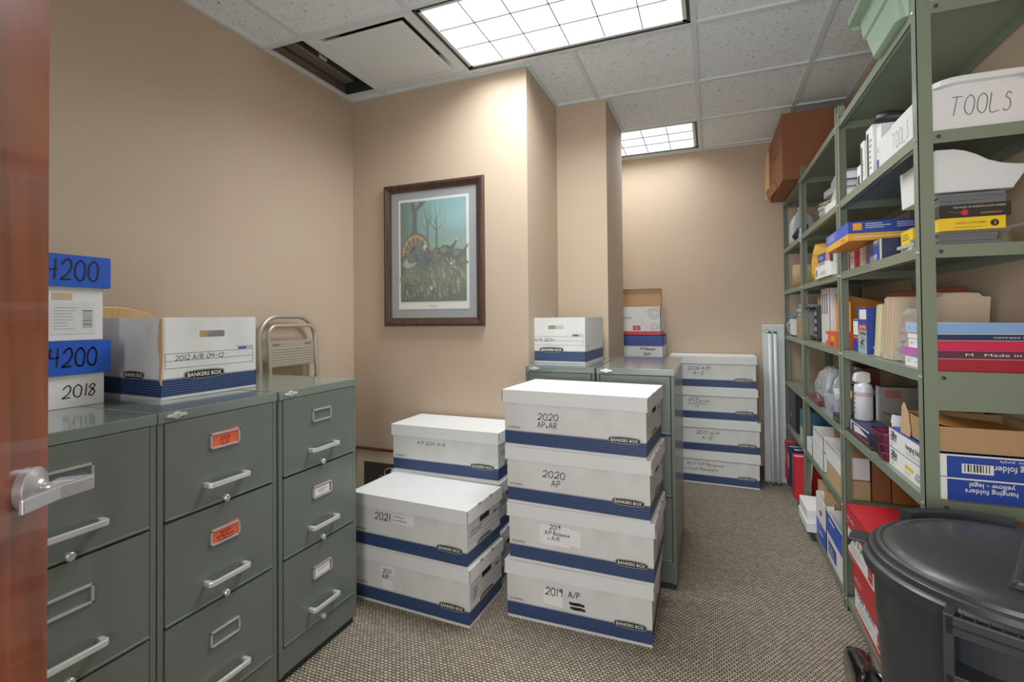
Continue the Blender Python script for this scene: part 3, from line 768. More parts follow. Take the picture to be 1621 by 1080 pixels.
# ================================================================ PICTURES
t = thing('framed_print', 'dark wood framed wildlife print of turkeys in misty woods', 'picture', (-1.506, YP, 1.25))
FRW = m_wood('dark_walnut_frame', '#2a1712', '#4d342a', (60, 60, 4), .45, .15)
fw_, fh_ = .335, .852
f = MB()
def frame_bar(f, W, H, prof, m):   # mitred moulding, prof = [(inset, y)]
    n = len(prof)
    rings = []
    for ins, y in prof:
        rings.append([(-W+ins, y, ins), (W-ins, y, ins), (W-ins, y, H-ins), (-W+ins, y, H-ins)])
    vs = [p for r_ in rings for p in r_]; fs = []
    for i in range(n-1):
        for k in range(4): fs.append((i*4+k, i*4+(k+1)%4, (i+1)*4+(k+1)%4, (i+1)*4+k))
    f.add(vs, fs, m)
frame_bar(f, fw_, fh_, [(0, -.002), (0, -.022), (.006, -.03), (.018, -.031), (.024, -.025), (.030, -.024), (.036, -.018), (.048, -.014), (.050, -.008)], FRW)
f.build('picture_frame', t)
MB().box(-fw_+.048, fw_-.048, -.007, -.003, .048, fh_-.048, mat('#84898c', .8, var=.02, name='grey_mat_board')).build('mat_board', t)
iw = .237
MB().box(-iw, iw, -.009, -.0072, .10, fh_-.093, mat('#d9dbd0', .8, var=.02, name='cream_margin')).build('print_margin', t)
px0, px1, pz0, pz1 = -.222, .222, .145, fh_-.108
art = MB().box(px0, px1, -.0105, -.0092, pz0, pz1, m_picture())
PW, PH = px1-px0, pz1-pz0
yl = [-.0108]
def poly(pts, c, rough=.4):
    yl[0] -= .000004
    art.add([(px0+a*PW, yl[0], pz0+b*PH) for a, b in pts], [tuple(range(len(pts)))], mat(c, rough, var=.2, scale=60))
def ell(cx, cy, rx, ry, c, ang=0, n=18, a0=0, a1=360):
    pts = []
    for k in range(n):
        q = R(a0+(a1-a0)*k/(n-1 if a1-a0 < 360 else n)); x, y = rx*math.cos(q), ry*math.sin(q)
        pts.append((cx+x*math.cos(ang)-y*math.sin(ang), cy+x*math.sin(ang)+y*math.cos(ang)))
    poly(pts, c)
rr = random.Random(3)
for x, w0, c in ((.04,.035,'#3c5a4a'),(.13,.02,'#41705c'),(.08,.02,'#38604e'),(.19,.014,'#55806f'),(.33,.012,'#5d8a7a'),(.47,.010,'#628e80'),(.62,.008,'#6c978a'),(.66,.006,'#719c90'),(.70,.006,'#76a095')):
    poly([(x-w0, .5), (x+w0, .5), (x+w0*.8, .98), (x-w0*.8, .98)], c)
poly([(.17,.52),(.27,.52),(.255,.75),(.26,.9),(.40,.99),(.30,.99),(.24,.93),(.22,.99),(.16,.99),(.19,.85),(.18,.7)], '#1f3a2c')
for (x, y0) in ((.42,.5),(.56,.5)):
    poly([(x-.015,y0),(x+.018,y0),(x+.012,.78),(x-.010,.78)], '#2f5546')
    for k in range(9):
        a_ = R(rr.uniform(35,145)); l_ = rr.uniform(.1,.2); bx_, by_ = x+rr.uniform(-.01,.01), rr.uniform(.66,.80)
        ex, ey = bx_+l_*math.cos(a_)*1.1, min(.99, by_+l_*math.sin(a_))
        poly([(bx_-.006,by_),(bx_+.006,by_),(ex+.002,ey),(ex-.002,ey)], '#3a6152')
# grass strokes
for k in range(260):
    x, y = rr.uniform(.02,.97), rr.uniform(.02,.42); l_ = rr.uniform(.03,.10); dx_ = rr.uniform(-.04,.04)
    x2 = min(.985, max(.015, x+dx_))
    poly([(x-.003,y),(x+.004,y),(x2+.001,y+l_),(x2,y+l_)], rr.choice(['#8f9868','#5f7340','#a8ad80','#22331a','#3d5030','#c8cba6','#2c4028']))
# strutting turkey: fan, body, head
ell(.24,.46,.23,.225,'#3a2c16',0,24,0,180); ell(.24,.46,.215,.205,'#9b8438',0,24,0,180); ell(.24,.46,.185,.175,'#4b3a1c',0,24,0,180)
for k in range(15):
    q = R(6+k*12); poly([(.24+.10*math.cos(q-.05), .46+.09*math.sin(q-.05)), (.24+.10*math.cos(q+.05), .46+.09*math.sin(q+.05)), (.24+.205*math.cos(q+.035), .46+.195*math.sin(q+.035)), (.24+.205*math.cos(q-.035), .46+.195*math.sin(q-.035))], '#a58d3c' if k % 2 else '#6b5a28')
ell(.24,.46,.105,.10,'#2a2216',0,20,0,180)
ell(.16,.40,.11,.06,'#8f9a92',.3); ell(.20,.44,.10,.055,'#4b5040',.2); ell(.33,.47,.125,.10,'#25343c',.1); ell(.37,.40,.10,.085,'#35454e',-.2); ell(.31,.52,.09,.05,'#3f525a',.3); ell(.42,.43,.05,.07,'#202a30')
ell(.385,.535,.028,.03,'#a4b6bc'); ell(.40,.505,.014,.035,'#7c3a34',.1); ell(.412,.48,.010,.03,'#6a302c')
for k in range(26):
    x, y = rr.uniform(.22,.44), rr.uniform(.36,.54); poly([(x,y),(x+.012,y+.004),(x+.03,y-.012),(x+.012,y-.008)], rr.choice(['#4f646c','#1a252c','#5f7078','#2e3c42']))
# other birds
def bird(x, y, s, c, headup, sx=1):
    P_ = lambda a, b: (x+a*s*sx, y+b*s)
    poly([P_(-.20,-.03), P_(-.13,.02), P_(-.06,.065), P_(.03,.065), P_(.10,.035), P_(.13,-.01), P_(.09,-.055), P_(.0,-.075), P_(-.08,-.06), P_(-.14,-.04)], c)
    poly([P_(-.10,.03), P_(-.02,.05), P_(.05,.02), P_(.0,-.02), P_(-.08,-.02)], '#59603f')
    if headup:
        poly([P_(.06,.04), P_(.12,0), P_(.185,.09), P_(.20,.12), P_(.175,.125), P_(.14,.08)], c); ell(*P_(.19,.125), .016*s, .013*s, '#b4a8a0')
    else:
        poly([P_(.07,.04), P_(.11,-.03), P_(.155,-.09), P_(.175,-.085), P_(.145,-.01)], c); ell(*P_(.175,-.095), .02*s, .014*s, '#a4acae')
    for a in (-.01, .04): poly([P_(a,-.07), P_(a+.012,-.07), P_(a+.010,-.12), P_(a,-.12)], '#3a3a2c')
    for k in range(14):
        a, b_ = rr.uniform(-.12,.09), rr.uniform(-.05,.05); poly([P_(a,b_), P_(a+.02,b_+.004), P_(a+.035,b_-.012), P_(a+.015,b_-.008)], rr.choice(['#6b7048','#23281a','#7a7c52','#30361f']))
bird(.60,.46,1.0,'#3f4630',False); bird(.70,.49,.85,'#2f3426',True); bird(.88,.45,.75,'#343828',True); bird(.93,.38,.55,'#3b402e',False,-1)
bird(.24,.26,1.35,'#4e5638',False)
for k in range(22):
    x, y = rr.uniform(.02,.97), rr.uniform(.02,.30); l_ = rr.uniform(.05,.12); x2 = min(.985, max(.015, x+rr.uniform(-.05,.05)))
    poly([(x-.004,y),(x+.005,y),(x2+.001,y+l_),(x2,y+l_)], rr.choice(['#8f9868','#a8ad80','#22331a','#c8cba6']))
art.build('printed_picture', t)
f = MB(); f.box(-.03, .03, -.0096, -.0091, .119, .123, mat('#a9aaa0', .7, name='caption_grey')).box(-.02, .02, -.0096, -.0091, .110, .112, mat('#a9aaa0', .7, name='caption_grey')); f.build('caption', t)
# glass
gl = mat('#f4f8f8', .03, alpha=.07, var=0, name='picture_glass')
MB().box(-fw_+.046, fw_-.046, -.0138, -.0130, .046, fh_-.046, gl).build('glass', t)

t = thing('framed_photo', 'dark red framed dark photograph standing on floor behind the file boxes', 'picture', (-1.80, YP-.012, 0), 0)
t.rotation_euler = (R(-.6), 0, 0)
f = MB(); FR2 = m_wood('dark_red_frame', '#3c120c', '#5a2016', (40, 40, 4), .3, .4)
frame_bar(f, .28, .502, [(0, 0), (0, -.014), (.004, -.016), (.014, -.016), (.018, -.008)], FR2); f.build('picture_frame', t)
MB().box(-.262, .262, -.008, -.004, .018, .484, mat('#cfc6a8', .8, var=.03, name='cream_mat')).build('mat_board', t)
f = MB().box(-.20, .20, -.0095, -.0082, .08, .415, mat('#34302a', .5, var=.4, scale=12, name='dark_photo'))
f.tube([(-.0+.05*math.cos(k*.6), -.0100, .36+.03*math.sin(k*.6)) for k in range(10)], .003, mat('#b8b4a8', .4, name='photo_grey'), closed=False, n=5)
f.prism([(-.1,.30),(.1,.28),(.12,.32),(.03,.345),(-.08,.34)], -.0102, -.0097, mat('#8a857a', .4, var=.3, scale=80, name='photo_mid'))
f.build('photograph', t)

# ================================================================ COPY PAPER BOXES behind cabinets
def circles(b, F, uc, vc, m, arcs):
    O, u, v, W, H = F; n = u.cross(v)*.0009
    for (cx, cy, r_) in arcs:
        pts = []
        for k in range(25):
            q = 2*math.pi*k/24; x, y = uc+cx+r_*math.cos(q), vc+cy+r_*math.sin(q)
            if 0 <= x <= W and 0 <= y <= H: pts.append((x, y))
            else:
                if len(pts) > 1: b.strokes([pts], O, u, v, .0016, m, .0009)
                pts = []
        if len(pts) > 1: b.strokes([pts], O, u, v, .0016, m, .0009)
MAROON = mat('#8a3038', .5, name='maroon_line')
sx0, sx1, sy0, sy1 = -.78, -.335, 3.93, 4.215
w, d = sx1-sx0, sy1-sy0
for k in range(3):
    lidded('white carton at the bottom of the back stack, hidden behind the file cabinets', sx0, sx1, sy0, sy1, k*.293, k*.293+.21, k*.293+.291, WHITE, BLUE, over=.006) if k == 0 else lidded('white blue-lidded carton, %s in the hidden part of the back stack' % ('second up' if k == 1 else 'third up'), sx0, sx1, sy0, sy1, k*.293, k*.293+.21, k*.293+.291, WHITE, BLUE, over=.006)
t = thing('lidded_box', 'white carton with navy blue lid, under the open print paper box', 'storage box', ((sx0+sx1)/2, (sy0+sy1)/2, .88))
b = MB().box(-w/2, w/2, -d/2, d/2, 0, .268, WHITE); F = face(w, d, .27, 'N')
b.hand('P/S Manuals', F[0]+F[1]*(w-.165)+F[2]*.155, F[1], F[2]+F[1]*.12, .018, INK, fit=.115, width=.0034); b.hand('2014', F[0]+F[1]*(w-.14)+F[2]*.115, F[1], F[2], .018, INK, fit=.055, width=.0034)
b.build('box_body', t, bevel=.002)
l = MB(); BL2 = mat('#16378c', .45, var=.05, name='deep_blue_card')
l.box(-w/2-.008, w/2+.008, -d/2-.008, d/2+.008, .266, .270, BL2).box(-w/2-.008, w/2+.008, -d/2-.008, -d/2-.005, .188, .27, BL2).box(-w/2-.008, w/2+.008, d/2+.005, d/2+.008, .188, .27, BL2).box(-w/2-.008, -w/2-.005, -d/2-.008, d/2+.008, .188, .27, BL2).box(w/2+.005, w/2+.008, -d/2-.008, d/2+.008, .188, .27, BL2)
F = face(w+.016, d+.016, .27, 'R'); l.text('Office', F[0]+F[1]*.1+F[2]*.225, F[1], F[2], .014, BRW)
l.build('box_lid', t, bevel=.002)
t = thing('paper_box', 'open white print-paper carton with maroon rings and red bottom band', 'storage box', ((sx0+sx1)/2-.01, (sy0+sy1)/2, 1.151))
b = MB(); hh_ = .218; th = .004
b.box(-w/2, w/2, -d/2, -d/2+th, 0, hh_, WHITE).box(-w/2, w/2, d/2-th, d/2, 0, hh_, KRAFT).box(-w/2, -w/2+th, -d/2, d/2, 0, hh_, WHITE).box(w/2-th, w/2, -d/2, d/2, 0, hh_+.0, WHITE).box(-w/2, w/2, -d/2, d/2, 0, th, KRAFT)
F = face(w, d, hh_, 'N'); decal(b, F, 0, 1, 0, .13, RED); FRt = face(w, d, hh_, 'R'); decal(b, FRt, 0, 1, 0, .13, RED)
b.text('copy & print', F[0]+F[1]*.06+F[2]*.125, F[1], F[2], .022, mat('#2a2a2a', .5, name='dark_type'), fit=.165)
decal(b, F, .53, .66, .16, .33, RED); b.text('20 lb', F[0]+F[1]*(w*.595)+F[2]*.045, F[1], F[2], .010, BRW, center=True, lift=.0013); b.text('92 bright', F[0]+F[1]*(w*.595)+F[2]*.056, F[1], F[2], .006, BRW, center=True, lift=.0013)
circles(b, F, w*.90, hh_*.78, MAROON, [(0,0,r_) for r_ in (.018,.026,.034,.042,.05)]); circles(b, F, w*.90, hh_*.26, MAROON, [(0,0,r_) for r_ in (.016,.024,.034)]); circles(b, F, w*.86, hh_*.55, RED, [(0,0,.075)])
b.build('box_body', t)
# kraft inside-out lid standing in the box
t2 = thing('upended_carton', 'upended empty carton with brown inside, standing in the open print box', 'carton', ((sx0+sx1)/2+.015, (sy0+sy1)/2+.05, 1.156))
b = MB(); lw, lh, ld_ = .185, .365, .07
b.box(-lw, lw, ld_, ld_+.003, 0, lh, KRAFTL).box(-lw, lw, 0, ld_, lh-.003, lh, KRAFT).box(-lw, -lw+.003, 0, ld_, 0, lh, KRAFT).box(lw-.003, lw, 0, ld_, 0, lh, KRAFT).box(-lw, lw, 0, ld_, 0, .003, KRAFT)
b.box(-lw-.001, lw+.001, -.001, .004, lh-.002, lh+.001, WHITE)
b.build('lid_tray', t2, rot=(0, 0, 0))

# fluorescent tube carton and tubes at the back wall
t = thing('tube_carton', 'tall white fluorescent tube carton standing at the back wall', 'carton', (.462, 4.372, 0))
b = MB().box(-.075, .075, -.035, .035, 0, 1.21, mat('#cfd4d6', .5, var=.03, name='pale_grey_card'))
F = face(.15, .07, 1.21, 'N'); 
b.text('FLUORESCENT LAMPS', F[0]+F[1]*.062+F[2]*.30, Vector((0,0,1)), Vector((-1,0,0)), .012, mat('#6d7378', .6, name='grey_print'), fit=.62)
b.prism([(-.045+.018*math.cos(k*math.pi/8), 1.17+.014*math.sin(k*math.pi/8)) for k in range(16)], -.0362, -.0352, mat('#3b4045', .5, name='stamp_oval'))
b.prism([(-.045+.014*math.cos(k*math.pi/8), 1.17+.010*math.sin(k*math.pi/8)) for k in range(16)], -.0368, -.0360, WHITE)
b.build('carton_body', t, bevel=.002)
b = MB().box(-.073, .073, -.034, .036, 1.2105, 1.222, WHITE); b.build('end_flap', t, rot=(R(0), 0, 0))
tm = mat('#dfe8ea', .2, var=.02, name='white_tube_glass'); gr = mat('#1f6b3c', .4, name='green_end_cap')
for i, (x, lab) in enumerate(((.433, 'left of two fluorescent tubes leaning on the white carton'), (.47, 'right of two fluorescent tubes leaning on the white carton'))):
    t = thing('fluorescent_tube', lab, 'lamp tube', (x, 4.23, 0), 0, 'loose fluorescent tubes')
    p0, p1 = Vector((0, 0, .014)), Vector((.0, .082, 1.165))
    dv = (p1-p0).normalized()
    MB().tube([p0+dv*.012, p1-dv*.012], .0125, tm, n=16).build('glass_tube', t, smoothf=True)
    MB().tube([p0-dv*.004, p0+dv*.014], .013, gr, n=16).build('end_cap', t); MB().tube([p1-dv*.014, p1+dv*.004], .013, gr, n=16).build('end_cap', t)

# ================================================================ SHELVING
SX0, SX1 = .543, .842
ZTOP = {1: 2.16, 2: 1.80, 3: 1.485, 4: 1.14, 5: .79, 6: .46, 7: .06}
def shelving(label, y0, y1, levels, ph, near=False):
    t = thing('shelving_unit', label, 'shelving unit', (0, 0, 0), 0, 'green metal shelving units')
    a = .034; th = .0022
    for (x, sx) in ((SX0, 1), (SX1, -1)):
        for (y, sy) in ((y0, 1), (y1, -1)):
            p = MB()
            xa, xb = sorted((x, x+sx*a)); ya, yb = sorted((y, y+sy*a))
            xt = sorted((x, x+sx*th)); yt = sorted((y, y+sy*th))
            p.box(xt[0], xt[1], ya, yb, 0, ph, SHELF).box(xa, xb, yt[0], yt[1], 0, ph, SHELF)
            p.build('post', t)
    for k in levels:
        z = ZTOP[k]; lip = .034; e = .0025
        s = MB()
        s.box(SX0+e, SX1-e, y0+e, y1-e, z-.003, z, SHELF)
        s.box(SX0+e, SX0+e+.002, y0+e, y1-e, z-lip, z-.003, SHELF).box(SX1-e-.002, SX1-e, y0+e, y1-e, z-lip, z-.003, SHELF)
        s.box(SX0+a, SX1-a, y0+e, y0+e+.002, z-lip, z-.003, SHELF).box(SX0+e, SX1-e, y1-e-.002, y1-e, z-lip, z-.003, SHELF)
        s.box(SX0+e, SX0+.016, y0+e, y1-e, z-lip, z-lip+.002, SHELF)
        if near and k == 4: s.box(SX0+a, SX1-a, y0+e-.001, y0+e+.002, z-.105, z-.003, SHELF)
        bo = s
        for yy in (y0+e+.012, y1-.012-e): bo.lathe([(.005, 0), (.005, .003), (0, .0045)], SATIN, n=10, M=Matrix.Translation((SX0-.0, yy+.003, z-lip/2)) @ Matrix.Rotation(R(-90), 4, 'Y'), cap=False)
        if near: bo.lathe([(.005, 0), (.005, .003), (0, .0045)], CABDK, n=10, M=Matrix.Translation((SX0+a+.012, y0+.0, z-lip/2)) @ Matrix.Rotation(R(90), 4, 'X'), cap=False)
        s.build('shelf', t)
    return t
YA, YBm, YC, YD = 1.685, 2.602, 3.575, 4.36
shelving('nearest green shelving unit, ending in the wide post at right', YA, YBm-.002, (1,2,3,4,5,7), 2.20, True)
shelving('middle green shelving unit between the two narrow posts', YBm+.002, YC-.002, (1,2,3,4,5,6,7), 2.235)
shelving('far green shelving unit nearest the back wall', YC+.002, YD, (1,2,3,4,5,6,7), 2.165)

# generic cardboard carton on shelves ------------------------------------------------
def carton(name, label, cat, x0, x1, y0, y1, z0, z1, m, deco=None, rot=0, group=None, flap=None, tape=None, bevel=.0015):
    w, d, h = x1-x0, y1-y0, z1-z0
    t = thing(name, label, cat, ((x0+x1)/2, (y0+y1)/2, z0), rot, group)
    b = MB().box(-w/2, w/2, -d/2, d/2, 0, h, m)
    fs = {k: face(w, d, h, k) for k in 'FNRT'}
    if deco: deco(b, fs)
    b.build('box_body' if name.endswith(('box', 'carton')) else 'body', t, bevel=bevel)
    if flap:
        # tuck flap on end, slightly open lid board
        MB().box(-w/2-.0008, w/2+.0008, -d/2-.0008, d/2+.0008, h-.0002, h+.0012, flap).build('lid_flap', t, bevel=.0005)
    if tape:
        MB().box(-w/2-.0006, w/2+.0006, -.024, .024, h, h+.0006, tape).build('tape', t)
    return t
def lines(b, F, u0, u1, v0, v1, n, m, th=.35):
    for k in range(n):
        c = v0+(v1-v0)*(k+.5)/n; hh = (v1-v0)/n*th
        decal(b, F, u0, u0+(u1-u0)*random.uniform(.6, 1), c-hh/2, c+hh/2, m, .0009)
SP = mat('#8d9196', .6, name='small_grey_print')
def z(k): return ZTOP[k]+.0005

# ---- top of shelves
def bigc(b, fs):
    F = fs['F']; 
    decal(b, F, .38, .72, .55, .60, mat('#4a2a1a', .8, name='brown_print'))
    for k in range(3): decal(b, F, .42, .6, .38-k*.07, .383-k*.07, mat('#6a3e24', .8, name='brown_rule'))
BK = mat('#85502f', .75, var=.05, bump=.2, scale=12, name='red_brown_cardboard')
t = thing('moving_carton', 'large red-brown carton on top of the far shelves touching near the ceiling', 'carton', (.63, 3.953, z(1)+.005))
b = MB(); w, d, h = .36, .70, .43; b.box(-w/2, w/2, -d/2, d/2, 0, h, BK); bigc(b, {'F': face(w, d, h, 'F')}); b.build('box_body', t, bevel=.004)
b = MB(); b.add([(-w/2-.002, d/2-.0, .02), (-w/2-.03, d/2+.012, .03), (-w/2-.05, d/2+.01, .2), (-w/2-.02, d/2+.012, .39), (-w/2-.002, d/2, .40)], [(0,1,2,3,4)], KRAFTL)
b.add([(-w/2-.003, -.1, .004), (-w/2-.018, d/2-.05, .004), (-w/2-.03, d/2, .09), (-w/2-.004, .0, .08)], [(0,1,2,3)], BK)
b.build('torn_flap', t)
# green translucent tub
GT = mat('#a9c8ae', .2, alpha=.82, var=.04, coat=.4, name='translucent_green_plastic')
t = thing('plastic_tub', 'pale green translucent plastic tub overhanging the top near shelf', 'tub', (.607, 1.875, z(1)))
b = MB(); h = .15
def ringbox(bx, tx, z0, z1): b.taper(bx, tx, z0, z1, GT)
vs = []
def rrect(hx, hy, zz_, r_=.03, n=5):
    o = []
    for cx, cy, a0 in ((hx-r_, hy-r_, 0), (-hx+r_, hy-r_, 90), (-hx+r_, -hy+r_, 180), (hx-r_, -hy+r_, 270)):
        for k in range(n): q = R(a0+90*k/(n-1)); o.append((cx+r_*math.cos(q), cy+r_*math.sin(q), zz_))
    return o
def loft(b, rings, m, close_bottom=True, close_top=False):
    n = len(rings[0]); vs = [p for r_ in rings for p in r_]; fs = []
    for i in range(len(rings)-1):
        for k in range(n): fs.append((i*n+k, i*n+(k+1)%n, (i+1)*n+(k+1)%n, (i+1)*n+k))
    if close_bottom: fs.append(tuple(range(n-1, -1, -1)))
    if close_top: fs.append(tuple((len(rings)-1)*n+k for k in range(n)))
    b.add(vs, fs, m)
loft(b, [rrect(.085, .13, 0), rrect(.10, .145, .07), rrect(.108, .152, .075), rrect(.115, .16, .15), rrect(.14, .185, .152), rrect(.142, .187, .14)], GT)
b.build('tub_body', t, smoothf=False)
b = MB(); loft(b, [rrect(.143, .188, .15), rrect(.143, .188, .16), rrect(.12, .165, .17)], GT, True, True); b.build('tub_lid', t)

# ---- level 2
t = thing('tools_box', 'white lid tray handwritten TOOLS on the second shelf', 'box', (.70, 1.908, z(2)))
b = MB(); w, d, h, th = .262, .42, .115, .003
b.box(-w/2, w/2, -d/2, -d/2+th, 0, h, WHITE).box(-w/2, w/2, d/2-th, d/2, 0, h, WHITE).box(-w/2, -w/2+th, -d/2, d/2, 0, h, WHITE).box(w/2-th, w/2, -d/2, d/2, 0, h, WHITE).box(-w/2, w/2, -d/2, d/2, 0, th, WHITE)
FN = face(w, d, h, 'N'); b.hand('TOOLS', FN[0]+FN[1]*.05+FN[2]*.036, FN[1], FN[2]+FN[1]*.05, .05, INK, fit=.135, width=.0018)
FF = face(w, d, h, 'F'); b.hand('TOOLS', FF[0]+FF[1]*.14+FF[2]*.036, FF[1], FF[2], .05, mat('#8d9092', .6, name='grey_marker'), fit=.15, width=.0018)
b.build('tray_body', t, bevel=.001)
MB().prism([(-w/2-.0015, h), (-w/2-.0015, h+.02), (-w/2-.0015+.0, h+.0)], 0, .001, WHITE).build('corner_tab', t) if False else None
t = thing('tub_cover', 'white rounded plastic tub lid lying inside the TOOLS tray', 'lid', (.706, 1.904, z(2)+.02))
b = MB(); loft(b, [rrect(.10, .19, 0, .05), rrect(.105, .195, .105, .05), rrect(.115, .205, .11, .05), rrect(.115, .205, .125, .05), rrect(.10, .19, .132, .05)], PLW, True, True); b.build('lid_shell', t)
def d_bk(b, fs):
    decal(b, fs['F'], .0, 1, .0, .35, ROYAL); wr(b, fs['F'], .15, .5, .014, 'EASY', SP, fit=.035); decal(b, fs['N'], 0, 1, 0, .35, ROYAL)
carton('software_box', 'white and blue upright box beside the TOOLS tray', 'box', .585, .72, 2.150, 2.20, z(2), z(2)+.185, PAPER, d_bk, flap=PAPER)
def d_w(b, fs):
    decal(b, fs['F'], .12, .42, .12, .92, mat('#2b2e33', .5, name='charcoal_print')); lines(b, fs['F'], .5, .9, .2, .8, 6, SP)
    lines(b, fs['N'], .1, .9, .6, .9, 4, SP)
carton('equipment_box', 'tall white and charcoal upright box on the second shelf', 'box', .575, .76, 2.21, 2.29, z(2), z(2)+.205, PAPER, d_w, flap=PAPER)
carton('equipment_box', 'white and black narrow upright box left of the charcoal one', 'box', .57, .73, 2.30, 2.345, z(2), z(2)+.175, PAPER, lambda b, fs: (decal(b, fs['F'], .15, .5, .1, .9, INK), lines(b, fs['F'], .6, .9, .2, .6, 5, SP)), flap=PAPER)
carton('equipment_box', 'small white box with a black corner, second shelf', 'box', .57, .70, 2.355, 2.40, z(2), z(2)+.095, PAPER, lambda b, fs: decal(b, fs['F'], .2, .8, .15, .6, INK), flap=PAPER)
carton('equipment_box', 'small grey box standing at the narrow post, second shelf', 'box', .60, .70, 2.43, 2.54, z(2), z(2)+.075, GREYP, lambda b, fs: lines(b, fs['F'], .1, .9, .3, .8, 3, PAPER), flap=GREYP)
t = thing('desk_lamp', 'black rounded lamp head lying on top of the second shelf boxes', 'lamp', (.64, 2.235, z(2)+.207))
b = MB(); b.tube([(-.045, .03, .028), (-.03, .02, .03), (0, 0, .026), (.04, -.02, .02), (.07, -.03, .014)], [.012, .026, .027, .016, .012], BLK, n=16); b.build('lamp_head', t, smoothf=True)
MB().box(.0, .05, -.0, .03, 0, .014, KRAFT).build('card_scrap', t)
t = thing('camera_bag', 'black soft bag in the dark left corner of the second near shelf', 'bag', (.73, 2.46, z(2)+.0))
b = MB(); loft(b, [rrect(.07, .05, 0, .02), rrect(.075, .06, .06, .025), rrect(.07, .055, .12, .025), rrect(.04, .04, .15, .02)], BLK, True, True); b.build('bag_body', t, smoothf=True)
bpy.data.objects['camera_bag'].location.x = .78

# ---- level 3 near
t = thing('storage_bin', 'white stackable scoop-front plastic bin on a pile of disc cases', 'bin', (0, 0, 0))
zb = 1.637
b = MB(); Y1, Y2 = 1.735, 1.98
prof = [(.592, 0), (.765, 0), (.79, .04), (.80, .062), (.775, .064), (.745, .07), (.715, .082), (.69, .100), (.665, .113), (.64, .12), (.60, .122), (.588, .115)]
for (ya, yb_) in ((Y1, Y1+.004), (Y2-.004, Y2)): b.prism([(x, zb+c) for x, c in prof], ya, yb_, PLW)
b.box(.593, .597, Y1, Y2, zb, zb+.117, PLW).box(.592, .768, Y1, Y2, zb, zb+.004, PLW)
b.add([(.765, Y1, zb), (.80, Y1, zb+.062), (.80, Y2, zb+.062), (.765, Y2, zb)], [(0,1,2,3)], PLW)
b.build('bin_body', t, bevel=.002)
t = thing('plastic_pouch', 'crumpled brown translucent pouch behind the scoop-front bin', 'pouch', (.765, 2.055, z(3)))
b = MB(); pm = mat('#6b5136', .25, alpha=.8, var=.3, bump=.6, scale=10, name='brown_film')
rr = random.Random(5)
loft(b, [[(p[0]+rr.uniform(-.006,.006), p[1]+rr.uniform(-.006,.006), p[2]) for p in rrect(.068*k_, .04*k_, zz_)] for k_, zz_ in ((.9, 0), (1, .08), (1.0, .16), (.95, .24), (.8, .285))], pm, True, True); b.build('pouch_film', t)
CDM = mat('#6b7076', .25, var=.05, name='grey_jewel_case')
def disc(label, x0, x1, y0, y1, z0, m, n_text=None, h=.0095, rot=0, cat='disc case', name='disc_case', group='disc cases piled on the third shelf'):
    w, d = x1-x0, y1-y0
    t = thing(name, label, cat, ((x0+x1)/2, (y0+y1)/2, z0), rot, group)
    b = MB().box(-w/2, w/2, -d/2, d/2, 0, h*.42, m).box(-w/2, w/2, -d/2+.001, d/2-.001, h*.5, h, m).box(-w/2+.004, w/2-.002, -d/2+.002, d/2-.002, h*.3, h*.6, INK if m is not PAPER else SP)
    if n_text: n_text(b, {k: face(w, d, h, k) for k in 'FN'})
    b.build('case_shell', t, bevel=.0004)
    return t
zc_ = z(3); 
disc('grey disc case, bottom of the pile on the third shelf', .592, .722, 1.70, 1.84, zc_, CDM, rot=R(1)); zc_ += .0105
disc('grey disc case second from the bottom of the pile', .59, .715, 1.70, 1.84, zc_, CDM); zc_ += .0105
disc('grey disc case third from the bottom, under the loose papers', .594, .72, 1.703, 1.84, zc_, CDM, rot=R(-2)); zc_ += .0105
t = thing('loose_papers', 'curled white loose papers sticking out under the yellow disc set', 'papers', (0, 0, 0))
b = MB()
for k in range(4):
    z0_ = zc_+k*.0018
    b.add([(.585-.0*k, 1.69+.003*k, z0_), (.742, 1.688+.002*k, z0_+.0005), (.81, 1.70, z0_+.03-.004*k), (.81, 1.855, z0_+.03), (.742, 1.855, z0_+.0005), (.57, 1.855, z0_)], [(0,1,4,5),(1,2,3,4)], PAPER)
b.build('paper_sheets', t); zc_ += .0075
def d_yel(b, fs):
    F = fs['N']; b.text('ANDREW LLOYD WEBBER', F[0]+F[1]*.036+F[2]*.0165, F[1], F[2], .0055, INK, fit=.065); decal(b, F, .22, .66, .2, .25, mat('#8a7a20', .6, name='ochre_type'))
    b.prism([(F[0].x+.118+.009*math.cos(k*math.pi/8), .016+.009*math.sin(k*math.pi/8)) for k in range(16)], F[0].y-.0012, F[0].y-.0004, INK)
    b.text('3', F[0]+F[1]*.118+F[2]*.0115, F[1], F[2], .009, YELLOW, center=True, lift=.002)
    F = fs['F']; lines(b, F, .1, .8, .3, .7, 2, mat('#8a7a20', .6, name='ochre_type'))
carton('disc_set', 'yellow boxed disc set with a black number 3 roundel', 'disc set', .592, .733, 1.70, 1.83, zc_, zc_+.033, YELLOW, d_yel, flap=YELLOW); zc_ += .0347
def d_blk(b, fs):
    F = fs['N']; b.text('THE MAGIC OF ANDREW LLOYD WEBBER', F[0]+F[1]*.03+F[2]*.025, F[1], F[2], .005, mat('#c8c4b8', .5, name='cream_type'), fit=.112)
    b.prism([(F[0].x+.055+.008*math.cos(k*math.pi/8), .013+.008*math.sin(k*math.pi/8)) for k in range(16)], F[0].y-.0012, F[0].y-.0004, RED)
    b.strokes([smooth([(.02,.018),(.032,.014),(.048,.013)])], F[0], F[1], F[2], .0016, mat('#7a6a3a', .5, name='stem_brown'), .001)
    decal(b, F, .58, .88, .22, .34, mat('#8a5a4a', .5, name='dull_red_type'))
